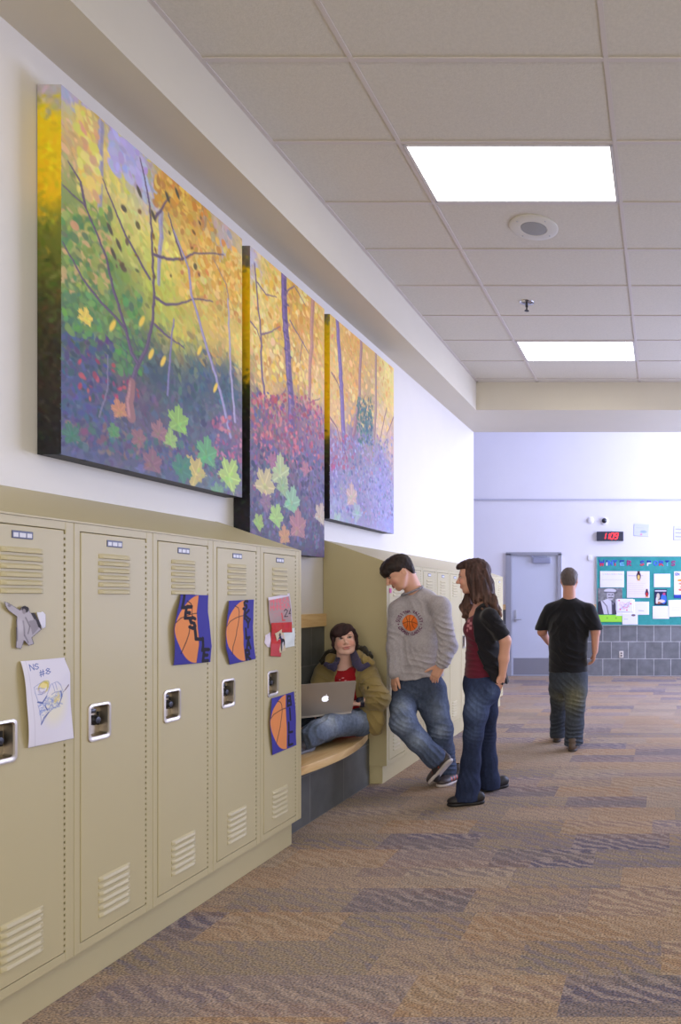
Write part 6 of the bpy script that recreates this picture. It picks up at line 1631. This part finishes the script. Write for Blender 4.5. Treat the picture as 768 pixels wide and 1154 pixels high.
H = Solid(hc-.16, hc+.16, .0045); H.ell(T(0, .042, -.014), (.081, .082, .100), fr, .01); H.ell(T(0, -.01, -.06), (.066, .06, .04), fr, .03)
Rr, U_, F_ = fr
def hf(x, y, z):
    p = [x-hc[0], y-hc[1], z-hc[2]]; g = lambda e: p[0]*e[0]+p[1]*e[1]+p[2]*e[2]
    u, f = g(U_), g(F_); return np.where(f > .03, .062, np.where(f > -.02, .028, -.048))-u
H.cut(hf)
i, x, y, z = H.near(); H.v[i] -= .003*noise3(x*90, y*90, z*60, 4)
H.build('hair', hairm, wk, rgb=(92, 82, 80))
G = Solid(lo, hi-np.array([0, 0, .14]), .006)
G.loft([(v3(642, 677, 6.545), .072, .066), (v3(642, 683, 6.55), .165, .10), (v3(642, 700, 6.55), .190, .135), (v3(641, 730, 6.55), .178, .135), (v3(641, 768, 6.55), .186, .142)], ush, .03)
G.chain([SLt, SLt*.15+ELt*.85], [.072, .078], .04); G.chain([SRt, SRt*.15+ERt*.85], [.072, .078], .04)
G.cut(lambda x, y, z: np.where(np.abs(x-v3(641, 0, 6.55)[0]) > .195, float(ELt[2])+.02-z-.0*x, float(v3(0, 757, 6.5)[2])+.006*np.sin(x*20)-z)+0*y)
G.folds([(v3(641, 740, 6.42), .16, (.5, 0, .9), 50, .010), (v3(655, 700, 6.45), .12, (.8, 0, .6), 50, .008), (v3(628, 700, 6.45), .12, (-.8, 0, .6), 50, .008), (v3(641, 715, 6.42), .15, (1, 0, .2), 40, .006)], .004, 71)
G.build('t_shirt', clothm, wk, rgb=(24, 24, 28))
J = Solid(lo, np.array([hi[0], hi[1], .92]), .006)
J.loft([(v3(641, 752, 6.55), .160, .125), (v3(641, 764, 6.55), .168, .13), (v3(641, 772, 6.55), .165, .13)], ush, .03)
J.chain([HLt, v3(631, 776, 6.64), KLt, v3(630, 808, 6.77), ALt+np.array([0, 0, -.02])], [.10, .10, .085, .078, .080], .03)
J.chain([HRt, v3(649.5, 778, 6.52), KRt, v3(648, 816, 6.48), ARt+np.array([0, 0, -.02])], [.105, .105, .090, .084, .088], .03)
J.plane((0, 0, .05), (0, 0, -1))
J.folds([(v3(648, 796, 6.4), .12, (.3, 0, 1), 70, .010), (v3(647, 832, 6.38), .11, (.2, 0, 1), 80, .013), (v3(631, 790, 6.6), .12, (.4, 0, 1), 70, .009), (v3(630, 820, 6.7), .10, (-.2, 0, 1), 80, .012), (v3(640, 770, 6.42), .10, (.6, 0, .8), 70, .008)], .004, 81)
J.build('jeans', denimm, wk, rgb=(60, 66, 76), colfn=jeancol(0, (112, 110, 88), [(v3(648, 788, 6.40), .12), (v3(633, 786, 6.58), .11)], 17))
q = v3(646, 845, 6.42); q[2] = 0; shoe(q+np.array([-.0, .22, 0]), q+np.array([0, -.06, 0]), (0, 0, 1), wk, (92, 76, 64), (60, 52, 48), width=.048)
q = v3(628.5, 834, 6.84); q[2] = 0; shoe(q+np.array([-.02, .22, .0]), q+np.array([0, -.06, .0]), (0, 0, 1), wk, (92, 76, 64), (60, 52, 48), width=.048)
